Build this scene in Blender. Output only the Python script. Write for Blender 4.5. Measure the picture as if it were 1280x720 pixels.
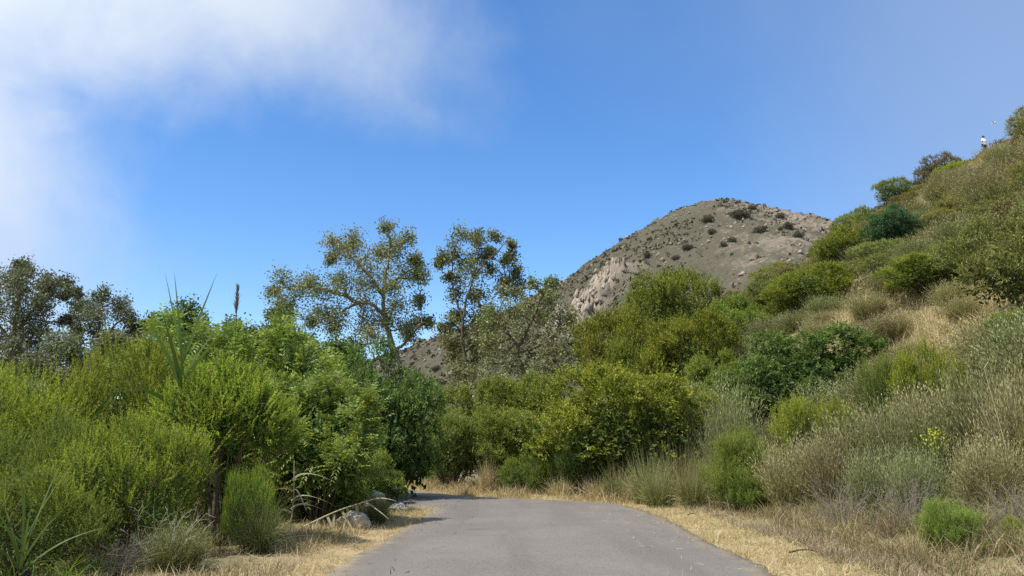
import bpy, math, random
import numpy as np
from mathutils import Vector, noise as mnoise

for o in list(bpy.data.objects):
    bpy.data.objects.remove(o)
scene = bpy.context.scene
COL = scene.collection
R = math.radians

# ------------------------------------------------------------------ camera
CAM_H, FOC, PITCH = 1.4, 1000.0, math.atan(0.205)
cam_d = bpy.data.cameras.new('camera')
cam = bpy.data.objects.new('camera', cam_d)
COL.objects.link(cam)
cam_d.sensor_width = 36.0
cam_d.lens = 36.0 * FOC / 1280.0
cam_d.clip_start, cam_d.clip_end = 0.1, 20000.0
cam.location = (0, 0, CAM_H)
cam.rotation_euler = (math.pi / 2 + PITCH, 0, 0)
scene.camera = cam

# ------------------------------------------------------------------ sun, sky, exposure
SUN_EL, SUN_AZ = R(58), R(-122)       # azimuth clockwise from +Y (view direction): left, slightly behind
sun_dir = Vector((math.sin(SUN_AZ) * math.cos(SUN_EL), math.cos(SUN_AZ) * math.cos(SUN_EL), math.sin(SUN_EL)))
sd = bpy.data.lights.new('sun', 'SUN')
sd.energy, sd.angle, sd.color = 3.9, R(0.55), (1.0, 0.96, 0.885)
so = bpy.data.objects.new('sun', sd)
COL.objects.link(so)
so.rotation_euler = (-sun_dir).to_track_quat('-Z', 'Y').to_euler()

world = bpy.data.worlds.new('World')
scene.world = world
world.use_nodes = True
scene.view_settings.view_transform = 'Standard'
scene.view_settings.look = 'None'
scene.view_settings.exposure = 0.5
scene.view_settings.gamma = 1.0
scene.cycles.use_denoising = False
scene.cycles.max_bounces = 7
scene.cycles.diffuse_bounces = 4
scene.cycles.glossy_bounces = 2
scene.cycles.transmission_bounces = 4
scene.cycles.transparent_max_bounces = 8


class NT:
    """small helper round a node tree"""
    def __init__(self, tree):
        self.t = tree
        tree.nodes.clear()

    def n(self, kind, **kw):
        nd = self.t.nodes.new(kind)
        for k, v in kw.items():
            setattr(nd, k, v)
        return nd

    def link(self, a, b):
        self.t.links.new(a, b)

    def set(self, sock, v):
        if isinstance(v, bpy.types.NodeSocket):
            self.link(v, sock)
        else:
            sock.default_value = v

    def math(self, op, a, b=0.0, c=None, clamp=False):
        nd = self.n('ShaderNodeMath', operation=op, use_clamp=clamp)
        self.set(nd.inputs[0], a)
        self.set(nd.inputs[1], b)
        if c is not None:
            self.set(nd.inputs[2], c)
        return nd.outputs[0]

    def mix(self, f, a, b, blend='MIX'):
        nd = self.n('ShaderNodeMix', data_type='RGBA', blend_type=blend)
        self.set(nd.inputs[0], f)
        for s, v in ((nd.inputs[6], a), (nd.inputs[7], b)):
            self.set(s, (*v, 1.0) if isinstance(v, tuple) and len(v) == 3 else v)
        return nd.outputs[2]

    def noise(self, vec, scale, detail=4.0, rough=0.55, dist=0.0):
        nd = self.n('ShaderNodeTexNoise')
        nd.inputs['Scale'].default_value = scale
        nd.inputs['Detail'].default_value = detail
        nd.inputs['Roughness'].default_value = rough
        nd.inputs['Distortion'].default_value = dist
        if vec is not None:
            self.link(vec, nd.inputs['Vector'])
        return nd.outputs['Fac']

    def ramp(self, f, stops):
        nd = self.n('ShaderNodeMapRange', interpolation_type='SMOOTHSTEP')
        nd.inputs[1].default_value, nd.inputs[2].default_value = stops
        self.set(nd.inputs[0], f)
        return nd.outputs[0]


def build_world():
    w = NT(world.node_tree)
    out = w.n('ShaderNodeOutputWorld')
    sky = w.n('ShaderNodeTexSky', sky_type='NISHITA')
    sky.sun_disc = False
    sky.sun_elevation, sky.sun_rotation = SUN_EL, SUN_AZ
    sky.altitude, sky.air_density, sky.dust_density, sky.ozone_density = 50.0, 1.0, 0.35, 1.6
    hs = w.n('ShaderNodeHueSaturation')
    hs.inputs['Saturation'].default_value = 1.28
    hs.inputs['Value'].default_value = 1.06
    w.link(sky.outputs[0], hs.inputs['Color'])
    tint = w.mix(1.0, hs.outputs[0], (0.94, 0.96, 1.05), 'MULTIPLY')
    bg = w.n('ShaderNodeBackground')
    bg.inputs['Strength'].default_value = 0.135
    w.link(tint, bg.inputs['Color'])
    # cloud deck: the view direction projected onto a layer overhead
    tc = w.n('ShaderNodeTexCoord')
    sep = w.n('ShaderNodeSeparateXYZ')
    w.link(tc.outputs['Generated'], sep.inputs[0])
    z = w.math('MAXIMUM', sep.outputs[2], 0.04)
    px = w.math('DIVIDE', sep.outputs[0], z)
    py = w.math('DIVIDE', sep.outputs[1], z)
    cv = w.n('ShaderNodeCombineXYZ')
    w.link(px, cv.inputs[0]); w.link(py, cv.inputs[1])
    n1 = w.noise(tc.outputs['Generated'], 3.3, 5.0, 0.5, 0.25)
    n2 = w.noise(tc.outputs['Generated'], 9.0, 5.0, 0.55, 0.3)
    ln = w.math('SQRT', w.math('ADD', w.math('MULTIPLY', px, px), w.math('MULTIPLY', py, py)))
    sx = w.math('DIVIDE', px, w.math('MAXIMUM', ln, 0.01))
    # fog bank overhead on the left, with a ragged near edge and a tail down to the left horizon
    sa = w.math('MINIMUM', w.math('SUBTRACT', 2.55, py), w.math('MULTIPLY', w.math('SUBTRACT', -0.02, sx), 3.2))
    sb = w.math('MULTIPLY', w.math('SUBTRACT', -0.40, sx), 4.0)
    s = w.math('MAXIMUM', sa, sb)
    s = w.math('ADD', s, w.math('MULTIPLY', w.math('SUBTRACT', n1, 0.5), 1.3))
    s = w.math('ADD', s, w.math('MULTIPLY', w.math('SUBTRACT', n2, 0.5), 0.8))
    m1 = w.math('MULTIPLY', w.ramp(s, (-0.08, 1.1)), 0.92)
    # thin veil high on the right
    v = w.math('SUBTRACT', w.math('SUBTRACT', px, 0.1), w.math('MULTIPLY', w.math('SUBTRACT', py, 1.64), 0.55))
    v = w.math('ADD', v, w.math('MULTIPLY', w.math('SUBTRACT', n1, 0.5), 0.8))
    m2 = w.math('MULTIPLY', w.ramp(v, (-0.25, 1.1)), 0.62)
    m = w.math('MAXIMUM', m1, m2)
    # brightness of the fog: forward scattering round the sun
    dt = w.n('ShaderNodeVectorMath', operation='DOT_PRODUCT')
    w.link(tc.outputs['Generated'], dt.inputs[0])
    dt.inputs[1].default_value = (-0.62, 0.36, 0.70)
    glow = w.ramp(dt.outputs['Value'], (0.55, 0.97))
    cc = w.mix(glow, (0.35, 0.47, 0.70), (0.88, 0.94, 1.0))
    bg2 = w.n('ShaderNodeBackground')
    bg2.inputs['Strength'].default_value = 0.76
    w.link(cc, bg2.inputs['Color'])
    mx = w.n('ShaderNodeMixShader')
    w.link(m, mx.inputs[0]); w.link(bg.outputs[0], mx.inputs[1]); w.link(bg2.outputs[0], mx.inputs[2])
    w.link(mx.outputs[0], out.inputs['Surface'])


build_world()


# ------------------------------------------------------------------ materials
def new_mat(name):
    m = bpy.data.materials.new(name)
    m.use_nodes = True
    return m, NT(m.node_tree)


def leaf_mat(name, old, new, var=0.35, trans=0.38, rough=0.5, spec=0.25, dead=None, dead_amt=0.0):
    m, t = new_mat(name)
    out = t.n('ShaderNodeOutputMaterial')
    at = t.n('ShaderNodeAttribute', attribute_name='leaf')
    sp = t.n('ShaderNodeSeparateColor')
    t.link(at.outputs['Color'], sp.inputs[0])
    oi = t.n('ShaderNodeObjectInfo')
    col = t.mix(sp.outputs[1], old, new)
    if dead:
        col = t.mix(t.math('MULTIPLY', t.ramp(sp.outputs[2], (1 - dead_amt, 1.02 - dead_amt)), 0.85), col, dead)
    hsv = t.n('ShaderNodeHueSaturation')
    t.link(col, hsv.inputs['Color'])
    val = t.math('MULTIPLY_ADD', sp.outputs[0], var * 2, 1 - var)
    val = t.math('MULTIPLY', val, t.math('MULTIPLY_ADD', oi.outputs['Random'], 0.3, 0.85))
    t.link(val, hsv.inputs['Value'])
    t.link(t.math('MULTIPLY_ADD', oi.outputs['Random'], 0.03, 0.485), hsv.inputs['Hue'])
    p = t.n('ShaderNodeBsdfPrincipled')
    p.inputs['Roughness'].default_value = rough
    p.inputs['Specular IOR Level'].default_value = spec
    t.link(hsv.outputs[0], p.inputs['Base Color'])
    tr = t.n('ShaderNodeBsdfTranslucent')
    t.link(t.mix(1.0, hsv.outputs[0], (1.25, 1.2, 0.55), 'MULTIPLY'), tr.inputs['Color'])
    mx = t.n('ShaderNodeMixShader')
    mx.inputs[0].default_value = trans
    t.link(p.outputs[0], mx.inputs[1]); t.link(tr.outputs[0], mx.inputs[2])
    t.link(mx.outputs[0], out.inputs['Surface'])
    return m


def simple_mat(name, c1, c2, scale=6.0, rough=0.85, bump=0.0, bscale=30.0, spec=0.2, stretch=None):
    m, t = new_mat(name)
    out = t.n('ShaderNodeOutputMaterial')
    tc = t.n('ShaderNodeTexCoord')
    vec = tc.outputs['Object']
    if stretch:
        mp = t.n('ShaderNodeMapping')
        mp.inputs['Scale'].default_value = stretch
        t.link(vec, mp.inputs['Vector'])
        vec = mp.outputs[0]
    f = t.ramp(t.noise(vec, scale, 6.0, 0.62), (0.3, 0.7))
    p = t.n('ShaderNodeBsdfPrincipled')
    p.inputs['Roughness'].default_value = rough
    p.inputs['Specular IOR Level'].default_value = spec
    t.link(t.mix(f, c1, c2), p.inputs['Base Color'])
    if bump:
        b = t.n('ShaderNodeBump')
        b.inputs['Strength'].default_value = bump
        b.inputs['Distance'].default_value = 0.05
        t.link(t.noise(vec, bscale, 6.0, 0.65), b.inputs['Height'])
        t.link(b.outputs[0], p.inputs['Normal'])
    t.link(p.outputs[0], out.inputs['Surface'])
    return m


M = {}
M['feather'] = leaf_mat('feathery_leaf', (0.105, 0.168, 0.040), (0.345, 0.410, 0.058), 0.45, dead=(0.20, 0.16, 0.07), dead_amt=0.07)
M['feather_green'] = leaf_mat('green_feathery_leaf', (0.095, 0.157, 0.040), (0.269, 0.336, 0.067), 0.4)
M['pinnate'] = leaf_mat('pinnate_leaf', (0.127, 0.200, 0.049), (0.314, 0.381, 0.097), 0.35, 0.32)
M['olive'] = leaf_mat('olive_leaf', (0.099, 0.130, 0.026), (0.281, 0.292, 0.039), 0.4, dead=(0.2, 0.12, 0.04), dead_amt=0.05)
M['olive_green'] = leaf_mat('olive_green_leaf', (0.116, 0.170, 0.039), (0.270, 0.322, 0.057), 0.4)
M['dark'] = leaf_mat('dark_leaf', (0.077, 0.130, 0.039), (0.166, 0.238, 0.066), 0.45, spec=0.2)
M['bluegreen'] = leaf_mat('blue_green_leaf', (0.047, 0.109, 0.056), (0.094, 0.164, 0.078), 0.45)
M['fennel'] = leaf_mat('fennel_leaf', (0.149, 0.230, 0.047), (0.297, 0.378, 0.081), 0.3, 0.35)
M['limebush'] = leaf_mat('lime_leaf', (0.132, 0.182, 0.033), (0.374, 0.407, 0.044), 0.35, 0.32)
M['sage'] = leaf_mat('sage_leaf', (0.155, 0.175, 0.075), (0.30, 0.305, 0.135), 0.4, 0.2)
M['sage_tan'] = leaf_mat('tan_sage_leaf', (0.213, 0.200, 0.094), (0.388, 0.338, 0.175), 0.4, 0.2)
M['brownbush'] = leaf_mat('brown_leaf', (0.150, 0.144, 0.062), (0.288, 0.250, 0.106), 0.4, 0.2)
M['grass'] = leaf_mat('green_grass_blade', (0.165, 0.190, 0.062), (0.31, 0.31, 0.135), 0.4, 0.3, dead=(0.46, 0.38, 0.21), dead_amt=0.1)
M['droop_grass'] = leaf_mat('drooping_grass_blade', (0.143, 0.195, 0.072), (0.260, 0.273, 0.130), 0.35, 0.3)
M['dry'] = leaf_mat('dry_grass_blade', (0.38, 0.295, 0.16), (0.54, 0.44, 0.26), 0.4, 0.25)
M['dry_mix'] = leaf_mat('mixed_hill_grass', (0.192, 0.198, 0.078), (0.360, 0.300, 0.138), 0.45, 0.25)
M['chaparral'] = leaf_mat('chaparral_leaf', (0.092, 0.088, 0.058), (0.15, 0.14, 0.09), 0.35, 0.1)
M['hill_olive'] = leaf_mat('hill_olive_leaf', (0.150, 0.153, 0.058), (0.319, 0.305, 0.111), 0.4, dead=(0.22, 0.16, 0.08), dead_amt=0.1)
M['hill_green'] = leaf_mat('hill_green_leaf', (0.130, 0.156, 0.058), (0.267, 0.286, 0.098), 0.4)
M['olive_bright'] = leaf_mat('bright_olive_leaf', (0.105, 0.145, 0.030), (0.325, 0.345, 0.048), 0.35)
M['litter'] = leaf_mat('brown_litter', (0.13, 0.095, 0.065), (0.26, 0.20, 0.14), 0.45, 0.1)
M['reed'] = leaf_mat('reed_leaf', (0.089, 0.156, 0.037), (0.146, 0.208, 0.052), 0.3, 0.35)
M['reed_dead'] = leaf_mat('dead_reed_leaf', (0.36, 0.32, 0.20), (0.50, 0.46, 0.31), 0.3, 0.2)
M['plume'] = leaf_mat('plume', (0.20, 0.15, 0.10), (0.30, 0.24, 0.17), 0.3, 0.2)
M['sycamore'] = leaf_mat('sycamore_leaf', (0.165, 0.195, 0.085), (0.27, 0.285, 0.125), 0.45, 0.28, dead=(0.30, 0.225, 0.095), dead_amt=0.12)
M['sycamore_green'] = leaf_mat('green_sycamore_leaf', (0.16, 0.20, 0.09), (0.28, 0.31, 0.12), 0.45, 0.28, dead=(0.28, 0.2, 0.08), dead_amt=0.08)
M['cottonwood'] = leaf_mat('cottonwood_leaf', (0.125, 0.15, 0.095), (0.21, 0.23, 0.14), 0.45, 0.25)
M['flower'] = leaf_mat('yellow_flower', (0.26, 0.30, 0.03), (0.46, 0.44, 0.03), 0.25, 0.25)
M['bark'] = simple_mat('brown_bark', (0.10, 0.075, 0.05), (0.20, 0.16, 0.115), 9, 0.9, 0.5, 40, stretch=(1, 1, 0.25))
M['syc_bark'] = simple_mat('mottled_bark', (0.15, 0.125, 0.10), (0.42, 0.38, 0.31), 1.6, 0.85, 0.3, 20)
M['pale_bark'] = simple_mat('pale_bark', (0.52, 0.48, 0.38), (0.72, 0.68, 0.56), 2.0, 0.85, 0.2, 20)
M['twig'] = simple_mat('grey_twig', (0.23, 0.185, 0.15), (0.36, 0.31, 0.26), 14, 0.9)
M['brown_twig'] = simple_mat('brown_twig', (0.13, 0.095, 0.065), (0.24, 0.185, 0.13), 14, 0.9)
M['pale_twig'] = simple_mat('pale_twig', (0.36, 0.33, 0.26), (0.52, 0.48, 0.38), 14, 0.9)
M['cane'] = simple_mat('dry_cane', (0.42, 0.37, 0.22), (0.55, 0.50, 0.33), 10, 0.7)
M['boulder'] = simple_mat('boulder_stone', (0.34, 0.30, 0.24), (0.56, 0.52, 0.43), 5, 0.9, 0.7, 14)
M['pale_boulder'] = simple_mat('pale_stone', (0.30, 0.30, 0.235), (0.52, 0.51, 0.42), 6, 0.9, 0.7, 14)


# ------------------------------------------------------------------ numpy noise
def vnoise(x, y, seed=0):
    x = np.asarray(x, float); y = np.asarray(y, float)
    xi = np.floor(x).astype(np.int64); yi = np.floor(y).astype(np.int64)
    fx, fy = x - xi, y - yi
    fx = fx * fx * fx * (fx * (fx * 6 - 15) + 10); fy = fy * fy * fy * (fy * (fy * 6 - 15) + 10)

    def h(a, b):
        n = (a * 374761393 + b * 668265263 + seed * 1442695041) & 0xffffffff
        n = ((n ^ (n >> 13)) * 1274126177) & 0xffffffff
        n = (n ^ (n >> 16)) & 0xffffff
        return n / float(0xffffff)
    return (h(xi, yi) * (1 - fx) + h(xi + 1, yi) * fx) * (1 - fy) + (h(xi, yi + 1) * (1 - fx) + h(xi + 1, yi + 1) * fx) * fy


def fbm(x, y, oct=4, seed=0, gain=0.5):
    a, s, r = 1.0, 0.0, 0.0
    for i in range(oct):
        r = r + a * (vnoise(x * 2 ** i, y * 2 ** i, seed + i) - 0.5)
        s += a
        a *= gain
    return r / s * 2


# ------------------------------------------------------------------ terrain
_in_y = np.array([-60, 0, 9.7, 12.75, 17, 19.6, 20.6, 21.2, 22.2, 24, 26.5, 36, 50, 70, 120])
_in_x = np.array([-2.5, -2.3, -2.17, -2.07, -1.97, -1.88, -1.95, -2.25, -2.95, -4.0, -5.3, -9.3, -14, -21, -40])
_out_y = np.array([-60, 0, 9.7, 13.9, 17.4, 20.0, 22.1, 23.2, 24.2, 25.9, 29, 34, 38.6, 50, 70, 120])
_out_x = np.array([2.9, 3.0, 3.09, 3.18, 3.25, 3.22, 3.0, 2.4, 1.4, -0.9, -3.0, -4.8, -5.9, -9.4, -16, -35])
_yy = np.linspace(-60, 120, 3601)


def _smooth(ys, xs):
    v = np.interp(_yy, ys, xs)
    k = np.hanning(25); k /= k.sum()
    return np.convolve(np.pad(v, 12, mode='edge'), k, mode='valid')


_XI, _XO = _smooth(_in_y, _in_x), _smooth(_out_y, _out_x)


def road_in(y):
    return np.interp(y, _yy, _XI)


def road_out(y):
    return np.interp(y, _yy, _XO)


_f_y = [-60, 0, 14, 22, 26, 32, 42, 60, 85, 200]
_f_x = [5.4, 5.0, 4.6, 4.3, 3.9, 2.4, 0.9, 0.0, -0.6, 0.0]


def height(x, y):
    x = np.asarray(x, float); y = np.asarray(y, float)
    t = x - np.interp(y, _f_y, _f_x)
    w = 6.0
    r = np.where(t < 0, 0, np.where(t < w, t * t / (2 * w), t - w / 2))
    r = np.minimum(r, 95)
    h = 0.807 * r - 0.0033 * r * r
    h = np.maximum(h, 0)
    # spur ends: falls away behind the ridge
    ridge = 86 + 6 * fbm(x / 22.0, y * 0 + 3.1, 2, 5)
    over = np.maximum(y - ridge, 0)
    h = np.maximum(h - np.where(over < 8, over * over / 16 * 0.7, 0.7 * (over - 4)), -2.0 * np.minimum(over / 60, 1))
    side = np.clip(r / 6.0, 0, 1)
    h = h + side * (1.3 * fbm(x / 11.0, y / 11.0, 3, 11) + 0.35 * fbm(x / 2.5, y / 2.5, 2, 21))
    # slight bank behind the left verge and small bumps away from the road
    dl = np.maximum(road_in(y) - x, 0)
    dr = np.maximum(x - road_out(y), 0)
    off = np.clip((dl + dr - 0.15) / 1.2, 0, 1)
    h = h + off * (0.05 + 0.09 * fbm(x / 0.9, y / 0.9, 3, 31) + 0.03 * fbm(x / 0.22, y / 0.22, 2, 41))
    return h


def hgt(x, y):
    return float(height(np.array([x]), np.array([y]))[0])


def ray(px, py):
    u, v = (px - 640) / FOC, (360 - py) / FOC
    c, s = math.cos(PITCH), math.sin(PITCH)
    return u, c - s * v, s + c * v


def at(px, py, Y):
    u, yy, zz = ray(px, py)
    k = Y / yy
    return Vector((u * k, Y, CAM_H + zz * k))


def hit(px, py):
    u, yy, zz = ray(px, py)
    k = np.arange(6, 260, 0.15)
    X, Yv, Z = u * k, yy * k, CAM_H + zz * k
    d = Z - height(X, Yv)
    if (d < 0).any():
        i = np.argmax(d < 0)
    else:                                        # grazes the skyline: the nearest ground below the ray
        i = np.argmin(np.where((k > 15) & (Yv < 100), d / k, 9))
    return float(X[i]), float(Yv[i])


# ------------------------------------------------------------------ mesh helpers
class MB:
    def __init__(self):
        self.v, self.f, self.a, self.n = [], [], [], 0

    def add(self, verts, faces, attr=None):
        verts = np.asarray(verts, float).reshape(-1, 3)
        self.v.append(verts)
        self.f.append(np.asarray(faces, np.int64) + self.n)
        if attr is None:
            attr = np.tile([0.5, 0.3, 0.0], (len(verts), 1))
        self.a.append(np.asarray(attr, float).reshape(-1, 3))
        self.n += len(verts)

    def mesh(self, name, mat, smooth=False):
        me = bpy.data.meshes.new(name)
        V = np.concatenate(self.v); A = np.concatenate(self.a)
        me.vertices.add(len(V))
        me.vertices.foreach_set('co', V.astype(np.float32).ravel())
        loops = np.concatenate([f.ravel() for f in self.f])
        tot = np.concatenate([np.full(len(f), f.shape[1]) for f in self.f])
        start = np.concatenate([[0], np.cumsum(tot)[:-1]])
        me.loops.add(len(loops))
        me.loops.foreach_set('vertex_index', loops.astype(np.int32))
        me.polygons.add(len(tot))
        me.polygons.foreach_set('loop_start', start.astype(np.int32))
        me.polygons.foreach_set('loop_total', tot.astype(np.int32))
        if smooth:
            me.polygons.foreach_set('use_smooth', np.ones(len(tot), bool))
        ca = me.color_attributes.new('leaf', 'FLOAT_COLOR', 'POINT')
        ca.data.foreach_set('color', np.concatenate([A, np.ones((len(A), 1))], 1).astype(np.float32).ravel())
        me.materials.append(mat)
        me.update(calc_edges=True)
        return me


def norm(a):
    return a / np.maximum(np.linalg.norm(a, axis=-1, keepdims=True), 1e-9)


def add_leaves(mb, P, D, N, L, W, attr, fold=0.25):
    """P base, D direction, N rough normal (all n x 3): folded diamond leaves"""
    n = len(P)
    S = norm(np.cross(D, N)); U = np.cross(S, D)
    L = np.broadcast_to(L, (n,))[:, None]; W = np.broadcast_to(W, (n,))[:, None]
    v = np.stack([P, P + D * L * 0.45 + S * W * 0.5 + U * W * fold, P + D * L, P + D * L * 0.45 - S * W * 0.5 + U * W * fold], 1)
    i = np.arange(n)[:, None] * 4
    f = np.concatenate([i + [0, 1, 2], i + [0, 2, 3]])
    mb.add(v.reshape(-1, 3), f, np.repeat(attr, 4, axis=0))


def add_shoots(mb, B, D, Ln, k, L, W, ang, rng, mode='spiral', droop=0.0, taper=0.5, tip_lo=0.0, dead=None):
    """leafy shoots: k leaves along each"""
    S = len(B)
    Ln = np.broadcast_to(Ln, (S,))
    t = np.linspace(0.1, 1.0, k)[None, :] + rng.uniform(-.04, .04, (S, k))
    P = B[:, None, :] + D[:, None, :] * (Ln[:, None] * t)[..., None]
    P[..., 2] -= droop * (Ln[:, None] * t ** 2)
    Dd = np.broadcast_to(D[:, None, :], (S, k, 3)).copy()
    Dd[..., 2] -= droop * 2 * t
    Dd = norm(Dd)
    ref = np.where(np.abs(D[:, 2:3]) > 0.9, np.array([[1., 0, 0]]), np.array([[0, 0, 1.]]))
    A = norm(np.cross(D, ref)); Bn = np.cross(A, D)
    if mode == 'spiral':
        ph = rng.uniform(0, 6.28, (S, 1)) + np.arange(k)[None, :] * 2.4
        side = A[:, None, :] * np.cos(ph)[..., None] + Bn[:, None, :] * np.sin(ph)[..., None]
    else:
        sg = np.where(np.arange(k) % 2 == 0, 1.0, -1.0)[None, :, None]
        side = np.broadcast_to(A[:, None, :], (S, k, 3)) * sg
        side = side + np.array([0, 0, -0.25])
    a = ang + rng.uniform(-.25, .25, (S, k))
    LD = norm(Dd * np.cos(a)[..., None] + side * np.sin(a)[..., None])
    N = norm(Dd * 0.6 + np.array([0, 0, 0.6]) + rng.normal(0, 0.35, (S, k, 3)))
    if mode != 'spiral':
        N = norm(Bn[:, None, :] + rng.normal(0, 0.25, (S, k, 3)))
    sc = (1 - taper * np.abs(t - 0.35)) * rng.uniform(.75, 1.2, (S, k))
    r = np.clip(rng.normal(.5, .2, (S, 1)) + rng.normal(0, .15, (S, k)), 0, 1)
    tip = np.clip(tip_lo + (t + 0.15) * rng.uniform(.35, 1.3, (S, 1)) * (1 - tip_lo), 0, 1)
    if dead is None:
        dd = np.broadcast_to(rng.uniform(0, 1, (S, 1)), (S, k))
    else:
        dd = np.broadcast_to(dead[:, None], (S, k))
    attr = np.stack([r, tip, dd], -1)
    n = S * k
    add_leaves(mb, P.reshape(n, 3), LD.reshape(n, 3), N.reshape(n, 3), (L * sc).ravel(), (W * sc).ravel(), attr.reshape(n, 3))


def add_tube(mb, pts, rad, sides=5, attr=None):
    pts = np.asarray(pts, float); n = len(pts)
    T = norm(np.gradient(pts, axis=0))
    ref = np.array([0.31, 0.17, 0.93]) if abs(T[0, 2]) < 0.8 else np.array([0.95, 0.2, 0.1])
    A = norm(np.cross(T, ref)); B = np.cross(T, A)
    ph = np.arange(sides) / sides * 2 * math.pi
    rad = np.broadcast_to(rad, (n,))
    v = pts[:, None, :] + rad[:, None, None] * (A[:, None, :] * np.cos(ph)[None, :, None] + B[:, None, :] * np.sin(ph)[None, :, None])
    i = np.arange(n - 1)[:, None] * sides; j = np.arange(sides)[None, :]; j2 = (j + 1) % sides
    f = np.stack([i + j, i + j2, i + sides + j2, i + sides + j], -1).reshape(-1, 4)
    mb.add(v.reshape(-1, 3), f, None if attr is None else np.tile(attr, (n * sides, 1)))


def curve(pts, n=12):
    """Catmull-Rom through pts"""
    p = np.asarray(pts, float)
    if len(p) == 2:
        return p[0] + (p[1] - p[0]) * np.linspace(0, 1, n)[:, None]
    q = np.vstack([2 * p[0] - p[1], p, 2 * p[-1] - p[-2]])
    out = []
    segs = len(p) - 1
    per = max(2, n // segs)
    for s in range(segs):
        a, b, c, d = q[s:s + 4]
        t = np.linspace(0, 1, per, endpoint=(s == segs - 1))[:, None]
        out.append(0.5 * (2 * b + (c - a) * t + (2 * a - 5 * b + 4 * c - d) * t ** 2 + (3 * b - a - 3 * c + d) * t ** 3))
    return np.vstack(out)


def add_blades(mb, B, D, L, W, bend, rng, seg=3, attr_dead=None, face=None):
    """grass blades as tapering strips that bend over"""
    n = len(B)
    L = np.broadcast_to(L, (n,)); W = np.broadcast_to(W, (n,)); bend = np.broadcast_to(bend, (n,))
    hz = D.copy(); hz[:, 2] = 0
    hz = norm(hz + rng.normal(0, .12, (n, 3)) * [1, 1, 0])
    S = norm(np.cross(D, np.array([0, 0, 1.]) + rng.normal(0, .5, (n, 3))))
    if face is not None:
        S = norm(np.array([face]) - D * (D @ np.array(face))[:, None])
    t = np.linspace(0, 1, seg + 1)
    rows = []
    for q in t:
        c = B + D * (L * q)[:, None] + (hz * 0.5 + [0, 0, -0.6]) * (bend * L * q * q)[:, None]
        w = S * (W * 0.5 * (1 - q ** 1.6) + W * 0.04)[:, None]
        rows += [c - w, c + w]
    v = np.stack(rows, 1)
    m = 2 * (seg + 1)
    i = np.arange(n)[:, None] * m
    f = np.concatenate([i + [2 * s, 2 * s + 1, 2 * s + 3, 2 * s + 2] for s in range(seg)])
    r = rng.uniform(0, 1, n)
    dd = rng.uniform(0, 1, n)
    a = np.stack([np.stack([r, np.full(n, q), dd], 1) for q in t for _ in (0, 1)], 1)
    mb.add(v.reshape(-1, 3), f, a.reshape(-1, 3))


def link(o, parent=None):
    COL.objects.link(o)
    if parent is not None:
        o.parent = parent
    return o


def obj(name, me, parent=None):
    return link(bpy.data.objects.new(name, me), parent)


def tag(o, label=None, cat=None, group=None, kind=None):
    if label: o['label'] = label
    if cat: o['category'] = cat
    if group: o['group'] = group
    if kind: o['kind'] = kind
    return o


def thing(name, loc, label, cat, group=None, rz=0.0, scale=(1, 1, 1)):
    o = link(bpy.data.objects.new(name, None))
    o.empty_display_size = 0.2
    o.location = loc
    o.rotation_euler = (0, 0, rz)
    o.scale = scale
    return tag(o, label, cat, group)


# ------------------------------------------------------------------ ground, road
def grid_mesh(name, xs, ys, zf, mat, attrf=None):
    X, Y = np.meshgrid(xs, ys)
    Z = zf(X, Y)
    nx, ny = len(xs), len(ys)
    i = (np.arange(ny - 1)[:, None] * nx + np.arange(nx - 1)[None, :]).ravel()
    f = np.stack([i, i + 1, i + nx + 1, i + nx], 1)
    mb = MB()
    mb.add(np.stack([X, Y, Z], -1).reshape(-1, 3), f, None if attrf is None else attrf(X, Y).reshape(-1, 3))
    return mb.mesh(name, mat, True)


def ground_mat():
    m, t = new_mat('dry_ground')
    out = t.n('ShaderNodeOutputMaterial')
    tc = t.n('ShaderNodeTexCoord')
    v = tc.outputs['Object']
    at_ = t.n('ShaderNodeAttribute', attribute_name='leaf')
    sp = t.n('ShaderNodeSeparateColor')
    t.link(at_.outputs['Color'], sp.inputs[0])
    n1 = t.noise(v, 1.3, 6, 0.6)
    n2 = t.noise(v, 14, 6, 0.7)
    straw = t.mix(t.ramp(n2, (0.35, 0.65)), (0.30, 0.22, 0.12), (0.47, 0.37, 0.21))
    straw = t.mix(t.ramp(n1, (0.52, 0.7)), straw, (0.23, 0.165, 0.10))
    hill = t.mix(t.ramp(n1, (0.35, 0.65)), (0.17, 0.155, 0.075), (0.30, 0.245, 0.135))
    hill = t.mix(t.ramp(n2, (0.5, 0.72)), hill, (0.09, 0.095, 0.04))
    col = t.mix(sp.outputs[0], hill, straw)
    p = t.n('ShaderNodeBsdfPrincipled')
    p.inputs['Roughness'].default_value = 0.95
    p.inputs['Specular IOR Level'].default_value = 0.1
    t.link(col, p.inputs['Base Color'])
    b = t.n('ShaderNodeBump')
    b.inputs['Strength'].default_value = 0.6
    b.inputs['Distance'].default_value = 0.04
    t.link(t.noise(v, 22, 6, 0.7), b.inputs['Height'])
    t.link(b.outputs[0], p.inputs['Normal'])
    t.link(p.outputs[0], out.inputs['Surface'])
    return m


def spaced(lo, hi, step, far_lo, far_hi, grow=1.16):
    c = list(np.arange(lo, hi + 1e-6, step))
    s, x = step, hi
    while x < far_hi:
        s *= grow; x += s; c.append(x)
    s, x = step, lo
    pre = []
    while x > far_lo:
        s *= grow; x -= s; pre.append(x)
    return np.array(pre[::-1] + c)


def ground_attr(X, Y):
    d = np.maximum(np.maximum(road_in(Y) - X, X - road_out(Y)), 0)
    w = 2.0 + 1.0 * fbm(X / 1.5, Y / 1.5, 2, 77)
    a = np.clip(1.35 - d / np.maximum(w * .8, 0.6), 0, 1)
    return np.stack([a, a * 0, a * 0], -1)


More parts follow.
